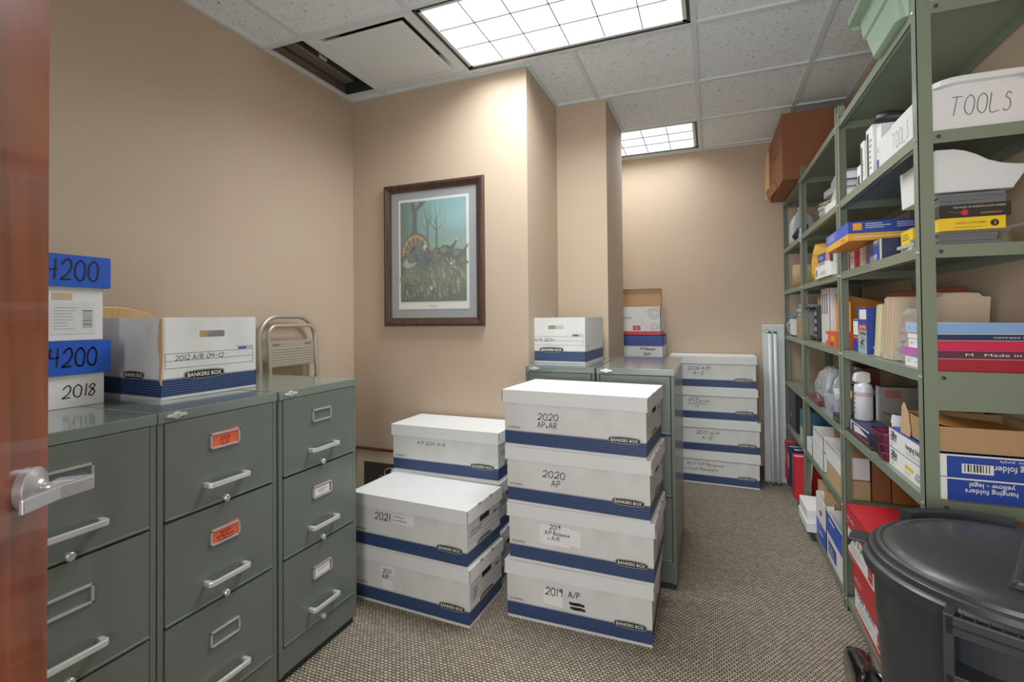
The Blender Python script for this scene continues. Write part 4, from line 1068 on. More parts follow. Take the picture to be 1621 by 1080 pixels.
carton('disc_set', 'black boxed disc set with a red rose on its spine', 'disc set', .592, .745, 1.70, 1.83, zc_, zc_+.034, mat('#24211f', .35, name='black_gloss_card'), d_blk, flap=mat('#24211f', .35, name='black_gloss_card')); zc_ += .0357
for k in range(3):
    disc('%s grey disc case above the black disc set' % ('lowest', 'middle', 'topmost')[k], .594-.004*k, .735, 1.70+.002*k, 1.835, zc_, CDM, rot=R((-1, 2, 0)[k])); zc_ += .0105
bpy.data.objects['storage_bin'].location.z = max(0, zc_-zb)
# magazines and yellow packet at left of near post
def d_mag(b, fs): lines(b, fs['F'], .1, .9, .1, .9, 3, SP)
zc2 = z(3)
for k, (lab, cm) in enumerate((('magazine with tan spine at the bottom beside the wide post', '#c0a078'), ('white magazine on the tan one beside the wide post', '#d8d8d6'), ('grey magazine under the yellow packet beside the wide post', '#a9adb2'))):
    t = thing('magazine', lab, 'magazine', (.66, 1.86, zc2), R((3, -4, 5)[k]), 'magazines by the wide post')
    MB().box(-.075, .06, -.014, .10, 0, .0015, mat(cm, .5)).box(-.0755, .06, -.014, .10, .0085, .010, mat(cm, .5)).box(-.076, -.0745, -.014, .10, 0, .010, mat(cm, .5)).build('cover', t)
    MB().box(-.074, .059, -.013, .099, .0016, .0084, PAPER).build('pages', t); zc2 += .0105
bpy.context.view_layer.update()
for o in [o for o in C.objects if o.name.startswith('magazine')]: o.location.y = 1.885
carton('card_packet', 'yellow packet on magazines beside the wide post', 'packet', .585, .70, 1.87, 1.97, zc2, zc2+.045, YELLOW, lambda b, fs: lines(b, fs['F'], .15, .85, .3, .8, 3, mat('#8a7a20', .6, name='ochre_type')), flap=YELLOW)
# envelopes boxes
def d_navy(b, fs):
    F = fs['F']; decal(b, F, 0, .2, 0, 1, KRAFTL); decal(b, F, .2, 1, .72, 1, mat('#5b6470', .5, name='slate_print')); decal(b, F, .22, .98, .02, .7, ROYAL)
    wr(b, F, .85, .32, .022, '#10-24', BRW, fit=.09, flip=True, bold=.02); wr(b, F, .7, .86, .012, 'Letter', BRW, fit=.05)
    F = fs['N']; decal(b, F, 0, 1, 0, 1, NAVY); decal(b, F, 0, .04, 0, 1, BRW, .0008)
carton('envelope_box', 'navy and slate envelope box lying on the third shelf', 'box', .555, .70, 2.06, 2.29, z(3), z(3)+.074, NAVY, d_navy, flap=NAVY, rot=R(-2))
def d_rw(b, fs):
    F = fs['F']; decal(b, F, .25, .8, 0, .98, PAPER); wr(b, F, .35, .62, .013, 'Envelopes', RED, fit=.05); lines(b, F, .38, .65, .35, .52, 2, SP); decal(b, fs['N'], 0, 1, 0, 1, RED)
carton('envelope_box', 'red and white upright envelope box left of the navy one', 'box', .57, .72, 2.31, 2.40, z(3), z(3)+.079, RED, d_rw, flap=RED)
carton('envelope_box', 'red and white envelope box nearest the narrow post', 'box', .57, .72, 2.44, 2.56, z(3), z(3)+.078, RED, d_rw, flap=PAPER)
def d_bo(b, fs):
    Bl = mat('#2a4ec0', .45, name='cobalt_print'); Or = mat('#f0a81c', .45, name='amber_print')
    for k in 'FN':
        F = fs[k]; decal(b, F, 0, 1, 0, .38, Or); decal(b, F, 0, 1, .38, 1, Bl if k == 'F' else ROYAL)
    F = fs['F']; lines(b, F, .1, .55, .5, .92, 6, BRW, .25); wr(b, F, .7, .12, .014, 'Catalog', mat('#b87a14', .5, name='brown_amber'), fit=.07)
    F = fs['N']; decal(b, F, .04, .12, .55, .92, Or, .0009); lines(b, F, .15, .38, .6, .92, 3, BRW, .3); lines(b, F, .42, .62, .6, .92, 3, BRW, .3); lines(b, F, .7, .95, .55, .92, 4, SP, .3); lines(b, F, .05, .6, .14, .24, 1, BRW, .4)
carton('index_box', 'flat blue and amber box overhanging the shelf edge on the envelope boxes', 'box', .482, .83, 2.14, 2.55, z(3)+.0815, z(3)+.15, ORANGE, d_bo, rot=R(-1), flap=ROYAL)

# ---- level 4 near
def d_col(b, fs):
    F = fs['F']; decal(b, F, 0, 1, .55, 1, ROYAL); decal(b, F, 0, 1, .42, .58, RED); decal(b, F, .05, .95, 0, .42, PAPER); decal(b, F, .1, .9, .75, .95, BRW, .0008)
    wr(b, F, .1, .46, .014, 'No.10', BRW, fit=.075, bold=.01)
carton('envelope_box', 'blue red and white No.10 envelope box standing on the fourth shelf', 'box', .58, .73, 2.46, 2.545, z(4), z(4)+.135, ROYAL, lambda b, fs: (decal(b, fs['F'], 0, 1, .5, .95, PAPER), decal(b, fs['F'], 0, 1, .38, .52, RED), wr(b, fs['F'], .2, .42, .01, 'No.10', BRW, fit=.05)), flap=PAPER)
def d_col2(b, fs):
    F = fs['F']; decal(b, F, 0, 1, 0, .50, mat('#9fb0b4', .5, name='grey_green_print')); decal(b, F, 0, 1, .5, .62, RED); decal(b, F, 0, 1, .62, 1, ROYAL)
    decal(b, F, .2, 1, .74, .95, BRW, .0008); wr(b, F, .9, .60, .014, 'No.10', BRW, fit=.08, flip=True, bold=.01); wr(b, F, .1, .40, .018, 'Columbian', INK, fit=.10)
    O, u, v, W, H = F
    b.strokes([[(W*.3,H*.1),(W*.42,H*.2),(W*.6,H*.22),(W*.7,H*.1)], [(W*.42,H*.2),(W*.52,H*.33)], [(W*.3,H*.22),(W*.75,H*.3)], [(W*.52,H*.33),(W*.56,H*.36)]], O, u, v, .005, INK, .0012)
carton('envelope_box', 'grey blue and red envelope box with archer emblem beside yellow folders', 'box', .575, .72, 2.33, 2.45, z(4), z(4)+.185, ROYAL, d_col2, flap=RED)
carton('wall_file', 'dark red box standing at the back of the fourth near shelf', 'box', .70, .80, 2.10, 2.54, z(4), z(4)+.245, mat('#7a2a20', .5, name='brick_red_card'), lambda b, fs: decal(b, fs['F'], .5, .8, .60, .63, mat('#c9988a', .6, name='pink_type')), flap=mat('#5a1e18', .5, name='dark_red_card'))
carton('card_box', 'small orange box on top of the No.10 envelope box', 'box', .60, .69, 2.465, 2.54, z(4)+.138, z(4)+.165, ORANGE, flap=ORANGE)
for k in range(3):
    folder('pale yellow file folder leaning in plastic film, %s of three' % ('left', 'middle', 'right')[k], (.692, 2.235-k*.022, z(4)+.003), .24, .205, ('#d9cfa0', '#e3dcae', '#e6dfb4')[k], R(7), R(8), group='pale yellow folders', t=.012)
for k in range(4):
    folder('large tan file folder standing upright, %s of four' % ('farthest', 'second farthest', 'second nearest', 'nearest')[k], (.698, 2.12-k*.026, z(4)+.003), .262, .228-.002*k, ('#cdb79a', '#d4bfa3', '#cfba9c', '#d3bfa2')[k], R(6), R(7), group='large tan folders', t=.014)
t = thing('plastic_wrap', 'clear crinkled plastic film around the tan and yellow folders', 'plastic wrap', (.60, 2.04, z(4)))
b = MB(); rr = random.Random(9); n_ = 12; vs = []; fs = []
for j in range(n_+1):
    for i in range(n_+1): vs.append((-.028+rr.uniform(-.006, .006)+.03*(j/n_), .2-.36*i/n_, .004+.17*j/n_+rr.uniform(-.004, .004)))
for j in range(n_):
    for i in range(n_): q = j*(n_+1)+i; fs.append((q, q+1, q+n_+2, q+n_+1))
b.add(vs, fs, FILM); b.build('film', t)
# stack of flat boxes at near end of level 4
def stackbox(label, x0, x1, y0, y1, z0, h, mN, mF, tN=None, tF=None, tNm=BRW):
    def dc(b, fs):
        decal(b, fs['N'], 0, 1, 0, 1, mN); decal(b, fs['F'], 0, 1, 0, 1, mF)
        if tN: wr(b, fs['N'], tN[1], .35, h*.35, tN[0], tNm, fit=tN[2], lift=.0014)
        if tF: lines(b, fs['F'], .45, .8, .35, .6, 1, SP, .3); lines(b, fs['F'], .08, .3, .3, .7, 2, SP, .3)
    carton('flat_box', label, 'box', x0, x1, y0, y1, z0, z0+h, mN, dc, group='flat boxes piled at near end of fourth shelf', flap=mF)
MAR = mat('#5a1f38', .45, name='maroon_card'); DRED = mat('#a31226', .45, name='deep_red_card'); LBL = mat('#7fa8dc', .45, name='light_blue_card'); PNK = mat('#d01c48', .45, name='crimson_card')
z0_ = z(4)
stackbox('deep red flat box with white left side, bottom of the flat box pile', .565, .835, 1.705, 1.885, z0_, .033, DRED, PAPER, None, 'Tabs'); z0_ += .0345
stackbox('maroon flat box with gold M and purple label, second from bottom', .56, .835, 1.70, 1.90, z0_, .021, MAR, mat('#c060b8', .5, name='orchid_print'), ('M   Made in USA', .30, .17), 'CLEAR LABELS'); z0_ += .0225
stackbox('crimson flat box in the middle of the flat box pile', .57, .835, 1.705, 1.87, z0_, .026, PNK, PAPER, None, 'Index'); z0_ += .0275
stackbox('navy flat box under the light blue one', .568, .835, 1.70, 1.87, z0_, .016, NAVY, PAPER, ('correct labels', .5, .1), None); z0_ += .0175
stackbox('light blue flat box on top of the pile of flat boxes', .565, .835, 1.70, 1.875, z0_, .028, LBL, mat('#a9c2e2', .5, name='pale_blue_card'), None, 'Labels')

# ---- level 5 near
t = thing('spray_duster', 'white spray can with white nozzle cap at the narrow post', 'spray can', (.60, 2.495, z(5)+.062))
prof = [(0, 0), (.030, 0), (.033, .004), (.033, .135), (.030, .148), (.018, .156), (.018, .16)]
MB().lathe(prof, mat('#dfe0e4', .3, name='can_white'), n=32, cap=False).build('can', t, smoothf=True)
b = MB(); 
for k in range(5): b.box(-.0345, -.0335, -.018, .018, .03+k*.02, .034+k*.02, mat('#7a4a6a', .5, name='mauve_print'))
b.lathe([(.0335, .1), (.0335, .118)], mat('#c9b0bc', .5, name='pale_pink_band'), n=32, cap=False); b.build('wrap_label', t)
MB().prism([(-.036, .158), (-.036, .172), (-.03, .195), (.0, .205), (.022, .2), (.024, .158)], -.018, .018, PLW).build('nozzle_cap', t, bevel=.006)
t = thing('priority_mail_box', 'navy white and red mailing tin under the spray can', 'box', (.604, 2.378, z(5)))
b = MB(); loft(b, [rrect(.048, .165, .012, .03), rrect(.048, .165, .06, .03)], NAVY, True, True)
F = (Vector((-.0485, .165, .012)), Vector((0,-1,0)), Vector((0,0,1)), .33, .048)
decal(b, F, .12, .16, 0, 1, BRW); decal(b, F, .16, .9, .86, .97, BRW); decal(b, F, .1, .9, .0, .12, RED)
b.add([Vector((-.0495, .165-.33*a, .012+.048*c)) for a, c in ((.3,.2),(.85,.45),(.5,.8),(.25,.75))], [(0,1,2,3)], BRW)
b.build('tin_body', t, bevel=.002)
MB().box(-.054, .054, -.175, .175, 0, .012, BLK).build('base_tray', t, bevel=.004)
carton('postage_meter_box', 'grey box printed Pitney Bowes behind the spray can', 'box', .662, .80, 2.50, 2.565, z(5), z(5)+.20, mat('#8a8784', .5, name='grey_card'), lambda b, fs: (wr(b, fs['N'], .06, .42, .015, 'Pitney Bowes', mat('#1f2228', .5, name='dark_type2'), fit=.115, bold=.01), decal(b, fs['N'], .1, .5, .78, .95, mat('#a05a50', .5, name='dusty_pink_print')), decal(b, fs['F'], 0, 1, 0, 1, GREY_W)), flap=mat('#8a8784', .5, name='grey_card'))
carton('card_carton', 'tan cardboard panel carton behind the postage meter box', 'carton', .778, .825, 2.06, 2.45, z(5), z(5)+.30, KRAFTL, flap=KRAFTL)
t = thing('tape_dispenser', 'grey desk tape dispenser with black top behind the basket', 'tape dispenser', (.715, 2.13, z(5)))
b = MB(); b.prism([(-.07, 0), (.07, 0), (.07, .05), (.04, .08), (-.02, .09), (-.06, .06), (-.07, .02)], -.03, .03, GREYP, 'yz'); b.build('base', t, bevel=.005)
b = MB(); b.lathe([(.012, -.012), (.03, -.012), (.03, .012), (.012, .012), (.012, -.012)], BLK, n=24, M=Matrix.Translation((-.0, .0, .085)) @ Matrix.Rotation(R(90), 4, 'Y'), cap=False); b.build('tape_roll', t)
t = thing('tape_roll', 'white roll ring lying on its side by the basket', 'tape roll', (.60, 2.185, z(5)+.03))
b = MB(); b.tube([(0, .035*math.cos(k*math.pi/12), .018+.022*math.sin(k*math.pi/12)) for k in range(24)], .007, PLW, n=8, closed=True); b.build('ring', t, smoothf=True)
bpy.data.objects['tape_roll'].location.z = z(5)-.0
bpy.data.objects['tape_roll'].location = (.585, 2.19, z(5)+.011)
t = thing('plastic_basket', 'maroon slotted plastic basket hanging over the shelf front', 'basket', (.60, 2.105, z(5)))
BSK = mat('#6b1f3c', .4, name='maroon_plastic')
b = MB()
loft(b, [rrect(.045, .04, 0, .015), rrect(.052, .05, .05, .018), rrect(.058, .056, .09, .02), rrect(.063, .062, .092, .02), rrect(.063, .062, .10, .02)], BSK)
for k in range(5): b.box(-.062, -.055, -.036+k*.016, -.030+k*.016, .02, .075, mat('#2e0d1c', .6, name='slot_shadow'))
for zz_ in (.03, .06): b.tube([(p[0]*1.02, p[1]*1.02, p[2]) for p in rrect(.052+zz_*.1, .05+zz_*.1, zz_, .018)], .0025, BSK, n=6, closed=True)
b.build('basket_body', t)
t = thing('paper_packet', 'white packet with bold black letters leaning in the maroon basket', 'packet', (.60, 2.085, z(5)+.06), R(0))
b = MB(); Mp = Matrix.Rotation(R(-15), 4, 'X') @ Matrix.Rotation(R(12), 4, 'Y')
b.box(-.035, .09, -.03, -.022, 0, .09, PAPER, Mp); b.box(-.036, -.034, -.03, -.022, .01, .06, INK, Mp)
b.text('Uni', Mp @ Vector((-.03, -.0305, .02)), Mp.to_3x3() @ Vector((1,0,0)), Mp.to_3x3() @ Vector((0,0,1)), .02, INK, bold=.03); b.build('packet_body', t)
def hang(zz0, label, second):
    def dc(b, fs):
        F = fs['F']
        wr(b, F, .06, .62, .018, 'Office', NAVY, fit=.055, bold=.02); wr(b, F, .06, .38, .018, 'DEPOT', NAVY, fit=.055, bold=.02)
        if not second:
            wr(b, F, .08, .12, .010, '25', SP, fit=.014); wr(b, F, .45, .42, .018, 'hanging folders', INK, fit=.14, bold=.01); lines(b, F, .45, .9, .12, .3, 2, SP, .25)
        else:
            wr(b, F, .08, .12, .012, '25', mat('#c06a5a', .5, name='faded_red_type'), fit=.016); decal(b, F, .42, .62, .42, .62, YELLOW); wr(b, F, .68, .42, .013, 'yellow - legal', INK, fit=.085); wr(b, F, .66, .22, .013, 'hanging folders', INK, fit=.09)
            lines(b, F, .4, .6, .15, .3, 2, SP, .25)
        F = fs['N']; decal(b, F, .13, 1, 0, .93, ROYAL)
        if not second:
            decal(b, F, .25, .5, .2, .62, BRW, .0009)
            for k in range(9): decal(b, F, .27+k*.024, .27+k*.024+random.choice([.008, .014]), .27, .6, INK, .0013)
            wr(b, F, .92, .62, .017, 'hanging folders', BRW, fit=.12, flip=True, bold=.01, lift=.0014); wr(b, F, .92, .86, .007, 'tab positions  purple', BRW, fit=.10, flip=True, lift=.0014)
        else:
            wr(b, F, .66, .82, .013, 'yellow - legal', BRW, fit=.095, flip=True, bold=.01, lift=.0014); wr(b, F, .68, .55, .013, 'hanging folders', BRW, fit=.11, flip=True, bold=.01, lift=.0014)
            b.add([F[0]+F[1]*(F[3]*a)+F[2]*(F[4]*c)-Vector((0,.0012,0)) for a, c in ((.72,.3),(.96,.3),(.94,.42),(.74,.42))], [(0,1,2,3)], BRW)
    carton('folder_box', label, 'box', .563, .832, 1.703, 2.045, zz0, zz0+.061, PAPER, dc, group='hanging folder boxes', flap=ROYAL)
hang(z(5), 'white and blue yellow-legal hanging folder box, lower of the pair', True)
hang(z(5)+.0628, 'white and blue hanging folder box with barcode, upper of the pair', False)
t = thing('open_carton', 'open kraft carton with a torn flap on the hanging folder boxes', 'carton', (.70, 1.83, z(5)+.1265))
b = MB(); w, d, h = .25, .25, .07
b.box(-w/2, w/2, -d/2, -d/2+.003, 0, h, KRAFT).box(-w/2, w/2, d/2-.003, d/2, 0, h, KRAFT).box(w/2-.003, w/2, -d/2, d/2, 0, h, KRAFT).box(-w/2, -w/2+.003, -d/2, d/2, 0, h, KRAFT).box(-w/2, w/2, -d/2, d/2, 0, .003, KRAFTD)
b.build('box_body', t)
b = MB(); b.prism([(.125, .0), (.11, .085), (.095, .1), (.08, .088), (.06, .07), (.055, .045), (.045, .02), (.05, 0)], -w/2-.006, -w/2-.003, KRAFTL, 'yz'); b.build('torn_flap', t)
b = MB(); b.prism([(-.1, .02), (.1, .0), (.1, .001), (-.1, .021)], -.1, .1, mat('#c07a3a', .5, name='amber_folder'), 'xz', Matrix.Translation((0, 0, .05))); b.build('folders_inside', t)

# ---- level 7 near: copy paper boxes, cartons behind
def copybox(label, y0, y1, z0, z1, x0=.538, x1=.825):
    t = thing('paper_box', label, 'storage box', ((x0+x1)/2, (y0+y1)/2, z0), 0, 'red-lidded copy paper boxes')
    w, d, h = x1-x0, y1-y0, z1-z0
    b = MB().box(-w/2, w/2, -d/2, d/2, 0, h-.002, PAPER); F = face(w, d, h, 'F'); N_ = face(w, d, h, 'N')
    decal(b, F, 0, 1, 0, .10, RED); decal(b, N_, 0, 1, 0, .10, RED); wr(b, F, .05, .03, .008, 'OfficeMax', BRW, fit=.09, lift=.0013)
    b.text('copy', F[0]+F[1]*.03+F[2]*h*.42, F[1], F[2], .03, mat('#3a3a3c', .5, name='charcoal_type'), fit=.10); b.text('& print', F[0]+F[1]*.15+F[2]*h*.42, F[1], F[2], .03, mat('#3a3a3c', .5, name='charcoal_type'), fit=.12)
    lines(b, F, .1, .5, .16, .34, 3, SP, .2); decal(b, F, .66, .80, .14, .42, RED); wr(b, F, .68, .24, .012, '20 lb', BRW, fit=.04, lift=.0014)
    circles(b, F, d*.92, h*.45, MAROON, [(0, 0, r_) for r_ in (.015, .025, .035)])
    b.build('box_body', t, bevel=.002)
    l = MB(); e = .005
    l.box(-w/2-e, w/2+e, -d/2-e, d/2+e, h-.002, h+.001, RED)
    lh = .085
    for q in ((-w/2-e, w/2+e, -d/2-e, -d/2-e+.003), (-w/2-e, w/2+e, d/2+e-.003, d/2+e), (-w/2-e, -w/2-e+.003, -d/2-e, d/2+e), (w/2+e-.003, w/2+e, -d/2-e, d/2+e)):
        l.box(q[0], q[1], q[2], q[3], h-lh, h, RED)
    F = face(w+2*e, d+2*e, h+.001, 'F'); l.text('OfficeMax', F[0]+F[1]*.03+F[2]*(h-.05), F[1], F[2], .014, BRW, fit=.1)
    T = face(w+2*e, d+2*e, h+.001, 'T'); l.text('copy', T[0]+Vector((.05, .17, 0)), Vector((1,0,0)), Vector((0,1,0)), .03, BRW, fit=.07)
    l.build('box_lid', t, bevel=.0015)
copybox('white copy paper box with red lid, lower one on the bottom near shelf', 2.02, 2.465, z(7), z(7)+.193, .55)
copybox('white copy paper box with red lid, upper one beside the black bin', 2.115, 2.555, z(7)+.196, z(7)+.41, .548)
# ================================================================ MIDDLE BAY
# level 2
BG = mat('#8e9499', .45, name='grey_binder_cover')
def binder(label, x0, x1, y0, y1, z0, h, m, rot=0, tilt=None, group=None, spine_label=None, upright=False):
    w, d = x1-x0, y1-y0
    t = thing('ring_binder', label, 'binder', ((x0+x1)/2, (y0+y1)/2, z0), rot, group)
    if tilt: t.rotation_euler = (tilt, 0, rot)
    if not upright:
        MB().box(-w/2, w/2, -d/2, d/2, 0, .003, m).box(-w/2, w/2, -d/2, d/2, h-.003, h, m).box(-w/2, -w/2+.003, -d/2, d/2, 0, h, m).build('cover', t, bevel=.001)
        MB().box(-w/2+.01, w/2-.01, -d/2+.008, d/2-.008, .004, h-.006, PAPER).build('pages', t)
    else:
        MB().box(-w/2, w/2, -d/2, -d/2+.003, 0, h, m).box(-w/2, w/2, d/2-.003, d/2, 0, h, m).box(-w/2, -w/2+.003, -d/2, d/2, 0, h, m).build('cover', t, bevel=.001)
        MB().box(-w/2+.008, w/2-.01, -d/2+.004, d/2-.004, .006, h-.012, PAPER).build('pages', t)
        if spine_label: MB().box(-w/2-.0008, -w/2, -d*.3, d*.3, h*.45, h*.8, spine_label).build('spine_label', t)
    return t
zz0 = z(2)
binder('white ring binder at the bottom of the leaning pile, second middle shelf', .56, .80, 2.66, 2.92, zz0, .045, PAPER, R(4), group='binders on the second middle shelf'); zz0 += .046
binder('white ring binder with curved edge, second from the bottom of the pile', .57, .80, 2.67, 2.94, zz0, .045, GREY_W, R(-6), group='binders on the second middle shelf'); zz0 += .046
binder('grey ring binder third up in the leaning pile', .57, .80, 2.70, 2.98, zz0, .035, BG, R(5), group='binders on the second middle shelf'); zz0 += .036
binder('grey ring binder on top of the leaning pile', .58, .80, 2.70, 2.97, zz0, .045, mat('#a4a8ac', .45, name='light_grey_cover'), R(-5), group='binders on the second middle shelf')
t = thing('crumpled_papers', 'bundle of crumpled papers tied on the second middle shelf', 'papers', (.62, 3.12, z(2)))
b = MB(); rr = random.Random(4)
for k in range(9):
    z1_ = k*.011; pts = []
    for j in range(8): q = j*math.pi/4; pts.append((.05*math.cos(q)*rr.uniform(.8, 1.25), .11*math.sin(q)*rr.uniform(.8, 1.2), z1_+rr.uniform(0, .009)))
    pts2 = [(x, y, z_+.004) for x, y, z_ in pts]
    n = 8; b.add(pts+pts2, [tuple(range(7, -1, -1)), tuple(range(8, 16))]+[(i, (i+1)%8, (i+1)%8+8, i+8) for i in range(8)], mat(rr.choice(['#d6d4cc', '#c9b9a4', '#b9c7c0', '#e2e2de']), .7))
b.build('paper_bundle', t)
# level 3
t = thing('padded_envelope', 'yellow padded envelope standing on the third middle shelf', 'envelope', (.64, 3.30, z(3)+.006))
b = MB(); PE = mat('#e0a82c', .6, bump=.5, scale=60, name='yellow_padded_paper')
loft(b, [rrect(.012, .10, 0, .01), rrect(.028, .115, .04, .02), rrect(.03, .12, .12, .02), rrect(.022, .118, .19, .018), rrect(.006, .118, .222, .005)], PE, True, True)
b.build('envelope_body', t, rot=(0, R(4), 0)); MB().box(-.034, -.030, -.09, .09, .15, .155, mat('#b98a1c', .6, name='flap_crease')).build('flap', t)
t.rotation_euler.z = R(30)
t = thing('water_bottle', 'teal rounded plastic item between envelope and small boxes', 'bottle', (.60, 3.15, z(3)))
MB().lathe([(0, 0), (.03, 0), (.042, .03), (.044, .07), (.03, .115), (.012, .135), (.0, .137)], mat('#7fbfae', .3, name='teal_plastic'), n=24, cap=False).build('bottle_body', t, smoothf=True); MB().lathe([(.012, .135), (.012, .150), (0, .151)], PLW, n=16, cap=False).build('bottle_cap', t)
def d_pl(b, fs):
    F = fs['F']; decal(b, F, .0, .28, .1, .6, INK) if False else None; lines(b, F, .35, .8, .2, .5, 3, SP, .3)
    O, u, v, W, H = F; b.prism([(O.y-.035+.014*math.cos(k*math.pi/6), .03+.02*math.sin(k*math.pi/6)) for k in range(12)], O.x-.001, O.x-.0004, mat('#5b4a3a', .6, name='brown_mark'), 'yz')
carton('label_box', 'white box with a brown mark at the shelf edge, third middle shelf', 'box', .535, .68, 2.72, 3.085, z(3), z(3)+.062, PAPER, d_pl, flap=PAPER)
def d_np(b, fs):
    F = fs['F']; decal(b, F, 0, .55, .3, 1, ROYAL); decal(b, F, .55, .8, .2, 1, mat('#d88a90', .5, name='pink_print')); decal(b, F, .8, 1, 0, 1, INK); lines(b, F, .1, .45, .5, .85, 2, BRW, .3); lines(b, F, .05, .5, .05, .25, 2, INK, .5)
carton('label_box', 'blue pink and black box stacked on the brown-marked white box', 'box', .545, .68, 2.72, 3.07, z(3)+.064, z(3)+.125, PAPER, d_np, flap=NAVY)
carton('small_carton', 'kraft carton behind the blue and pink box', 'carton', .70, .82, 2.85, 3.12, z(3), z(3)+.165, KRAFT, tape=KRAFTL)
# level 4
t = thing('toaster_oven', 'black and grey countertop appliance on the fourth middle shelf', 'appliance', (.69, 3.44, z(4)))
MB().box(-.11, .12, -.12, .12, .012, .20, mat('#2a2c2e', .35, name='appliance_black')).build('housing', t, bevel=.006)
MB().box(-.114, -.109, -.08, .10, .03, .175, mat('#8d9296', .2, .6, name='grey_door_glass')).build('front_panel', t, bevel=.001)
MB().tube([(-.125, -.11, .195), (-.135, 0, .2), (-.125, .11, .195)], .009, BLK).build('handle', t, smoothf=True)
b = MB()
for k in range(3): b.lathe([(.010, 0), (.009, .01), (0, .011)], BLK, n=14, M=Matrix.Translation((-.11, -.1, .05+k*.045)) @ Matrix.Rotation(R(-90), 4, 'Y'), cap=False)
b.build('control_knobs', t)
for s in (-1, 1): MB().box(-.1, -.08, s*.1-.01, s*.1+.01, 0, .012, BLK).build('foot', t)
carton('small_carton', 'small kraft box on the black appliance', 'carton', .62, .72, 3.42, 3.53, z(4)+.213, z(4)+.265, KRAFTL, tape=KRAFT)
t = thing('magazine_file', 'orange cardboard magazine file on the fourth middle shelf', 'magazine file', (.62, 2.985, z(4)))
OR2 = mat('#e8922a', .55, var=.04, name='orange_board')
b = MB(); pr = [(-.06, 0), (.14, 0), (.14, .235), (-.06, .235)]
b.prism([(-.058, 0), (.18, 0), (.18, .2), (.16, .2), (-.058, .262)], .085, .088, OR2, 'xz'); b.prism([(-.25, 0)]*0 or [(-.06, 0), (.18, 0), (.18, .2), (-.06, .262)], -.005, -.002, OR2, 'xz')
b.build('side_panel', t)
MB().prism([(.088, 0), (-.20, 0), (-.20, .215), (.088, .262)], -.062, -.058, OR2, 'yz').build('front_panel', t)
MB().box(-.064, -.060, .045, .089, .0, .062, mat('#f0a040', .5, name='light_orange')).build('lower_band', t)
def d_post(b, fs):
    F = fs['F']; O, u, v, W, H = F; b.prism([(O.y-W*.62+.04*math.cos(k*math.pi/8), H*.55+.012*math.sin(k*math.pi/8)) for k in range(16)], O.x-.001, O.x-.0004, YELLOW, 'yz')
    wr(b, F, .45, .48, .012, 'Post-it', INK, fit=.06, lift=.0016); decal(b, F, .05, .18, .4, .8, PAPER); lines(b, F, .4, .9, .1, .3, 2, INK, .4)
carton('note_box', 'red-orange sticky note box at the narrow post, fourth middle shelf', 'box', .535, .60, 2.70, 2.93, z(4), z(4)+.072, mat('#e8501e', .45, name='orange_red_card'), d_post, flap=mat('#e8501e', .45, name='orange_red_card'))
bpy.data.objects['note_box'].location.x = .582; bpy.data.objects['magazine_file'].location.x = .685
t = thing('magazine_file', 'white slotted plastic magazine file behind the orange one', 'magazine file', (.72, 2.90, z(4)))
b = MB(); b.box(-.003, .003, -.19, .0, 0, .30, PLW)
for k in range(3): b.box(-.006, .006, -.16+k*.055, -.145+k*.055, .16, .27, mat('#6a6e72', .6, name='slot_grey'))
b.box(0, .08, -.19, -.187, 0, .30, PLW); b.build('file_body', t); t.location.x = .60; t.location.y = 3.292
# level 5
t = thing('plastic_bag', 'clear crumpled plastic bag of supplies on the fifth middle shelf', 'bag', (.66, 3.24, z(5)))
rr = random.Random(12); b = MB()
BAGM = mat('#c8cccf', .15, alpha=.6, var=.3, bump=.9, scale=25, coat=.6, name='crinkled_clear_bag')
loft(b, [[(p[0]+rr.uniform(-.012,.012), p[1]+rr.uniform(-.014,.014), p[2]+rr.uniform(-.008,.008)+ .008) for p in rrect(.08*k_, .16*k_, zz_, .03, 7)] for k_, zz_ in ((.9, 0), (1, .05), (1.0, .1), (.85, .16), (.5, .20))], BAGM, True, True)
b.build('bag_film', t); MB().box(-.07, .06, -.12, .12, .01, .1, mat('#8f9498', .4, var=.3, scale=30, name='grey_contents')).build('contents', t, bevel=.01)
carton('maroon_case', 'flat maroon plastic case at the front of the fifth middle shelf', 'case', .550, .572, 3.16, 3.45, z(5), z(5)+.028, mat('#6a1c36', .3, name='maroon_gloss'), flap=mat('#8a2c48', .3, name='maroon_lid'))
t = thing('desk_organizer', 'clear plastic tub of purple clips on the fifth middle shelf', 'tub', (.60, 2.92, z(5)))
b = MB(); loft(b, [rrect(.04, .12, 0, .012), rrect(.045, .13, .085, .012), rrect(.048, .134, .087, .012)], mat('#d5dcea', .1, alpha=.45, coat=.5, name='clear_tub')); b.build('tub_body', t)
b = MB(); rr = random.Random(8); PM = mat('#8a2c7a', .35, name='purple_plastic')
for k in range(26):
    p = Vector((rr.uniform(-.03, .03), rr.uniform(-.1, .1), rr.uniform(.01, .045))); b.tube([p, p+Vector((rr.uniform(-.02,.02), rr.uniform(-.025,.025), rr.uniform(-.005,.012)))], .004, PM, n=6)
b.build('purple_clips', t)
def d_stap(b, fs): lines(b, fs['F'], .2, .8, .3, .6, 1, SP, .3)
carton('stapler_box', 'black low box in front of the clip tub, fifth middle shelf', 'box', .548, .556+.03, 2.64, 2.80, z(5), z(5)+.035, BLK, d_stap, flap=BLK)
t = thing('label_printer', 'black desk device behind the clip tub on fifth middle shelf', 'device', (.72, 2.90, z(5)))
MB().box(-.05, .08, -.22, .16, 0, .115, BLK).build('device_body', t, bevel=.008); MB().box(-.052, -.049, -.1, .13, .07, .10, GREY_W).build('front_slot', t); MB().box(-.05, .06, -.06, .12, .116, .15, GREY_W).build('paper_cover', t, bevel=.006)
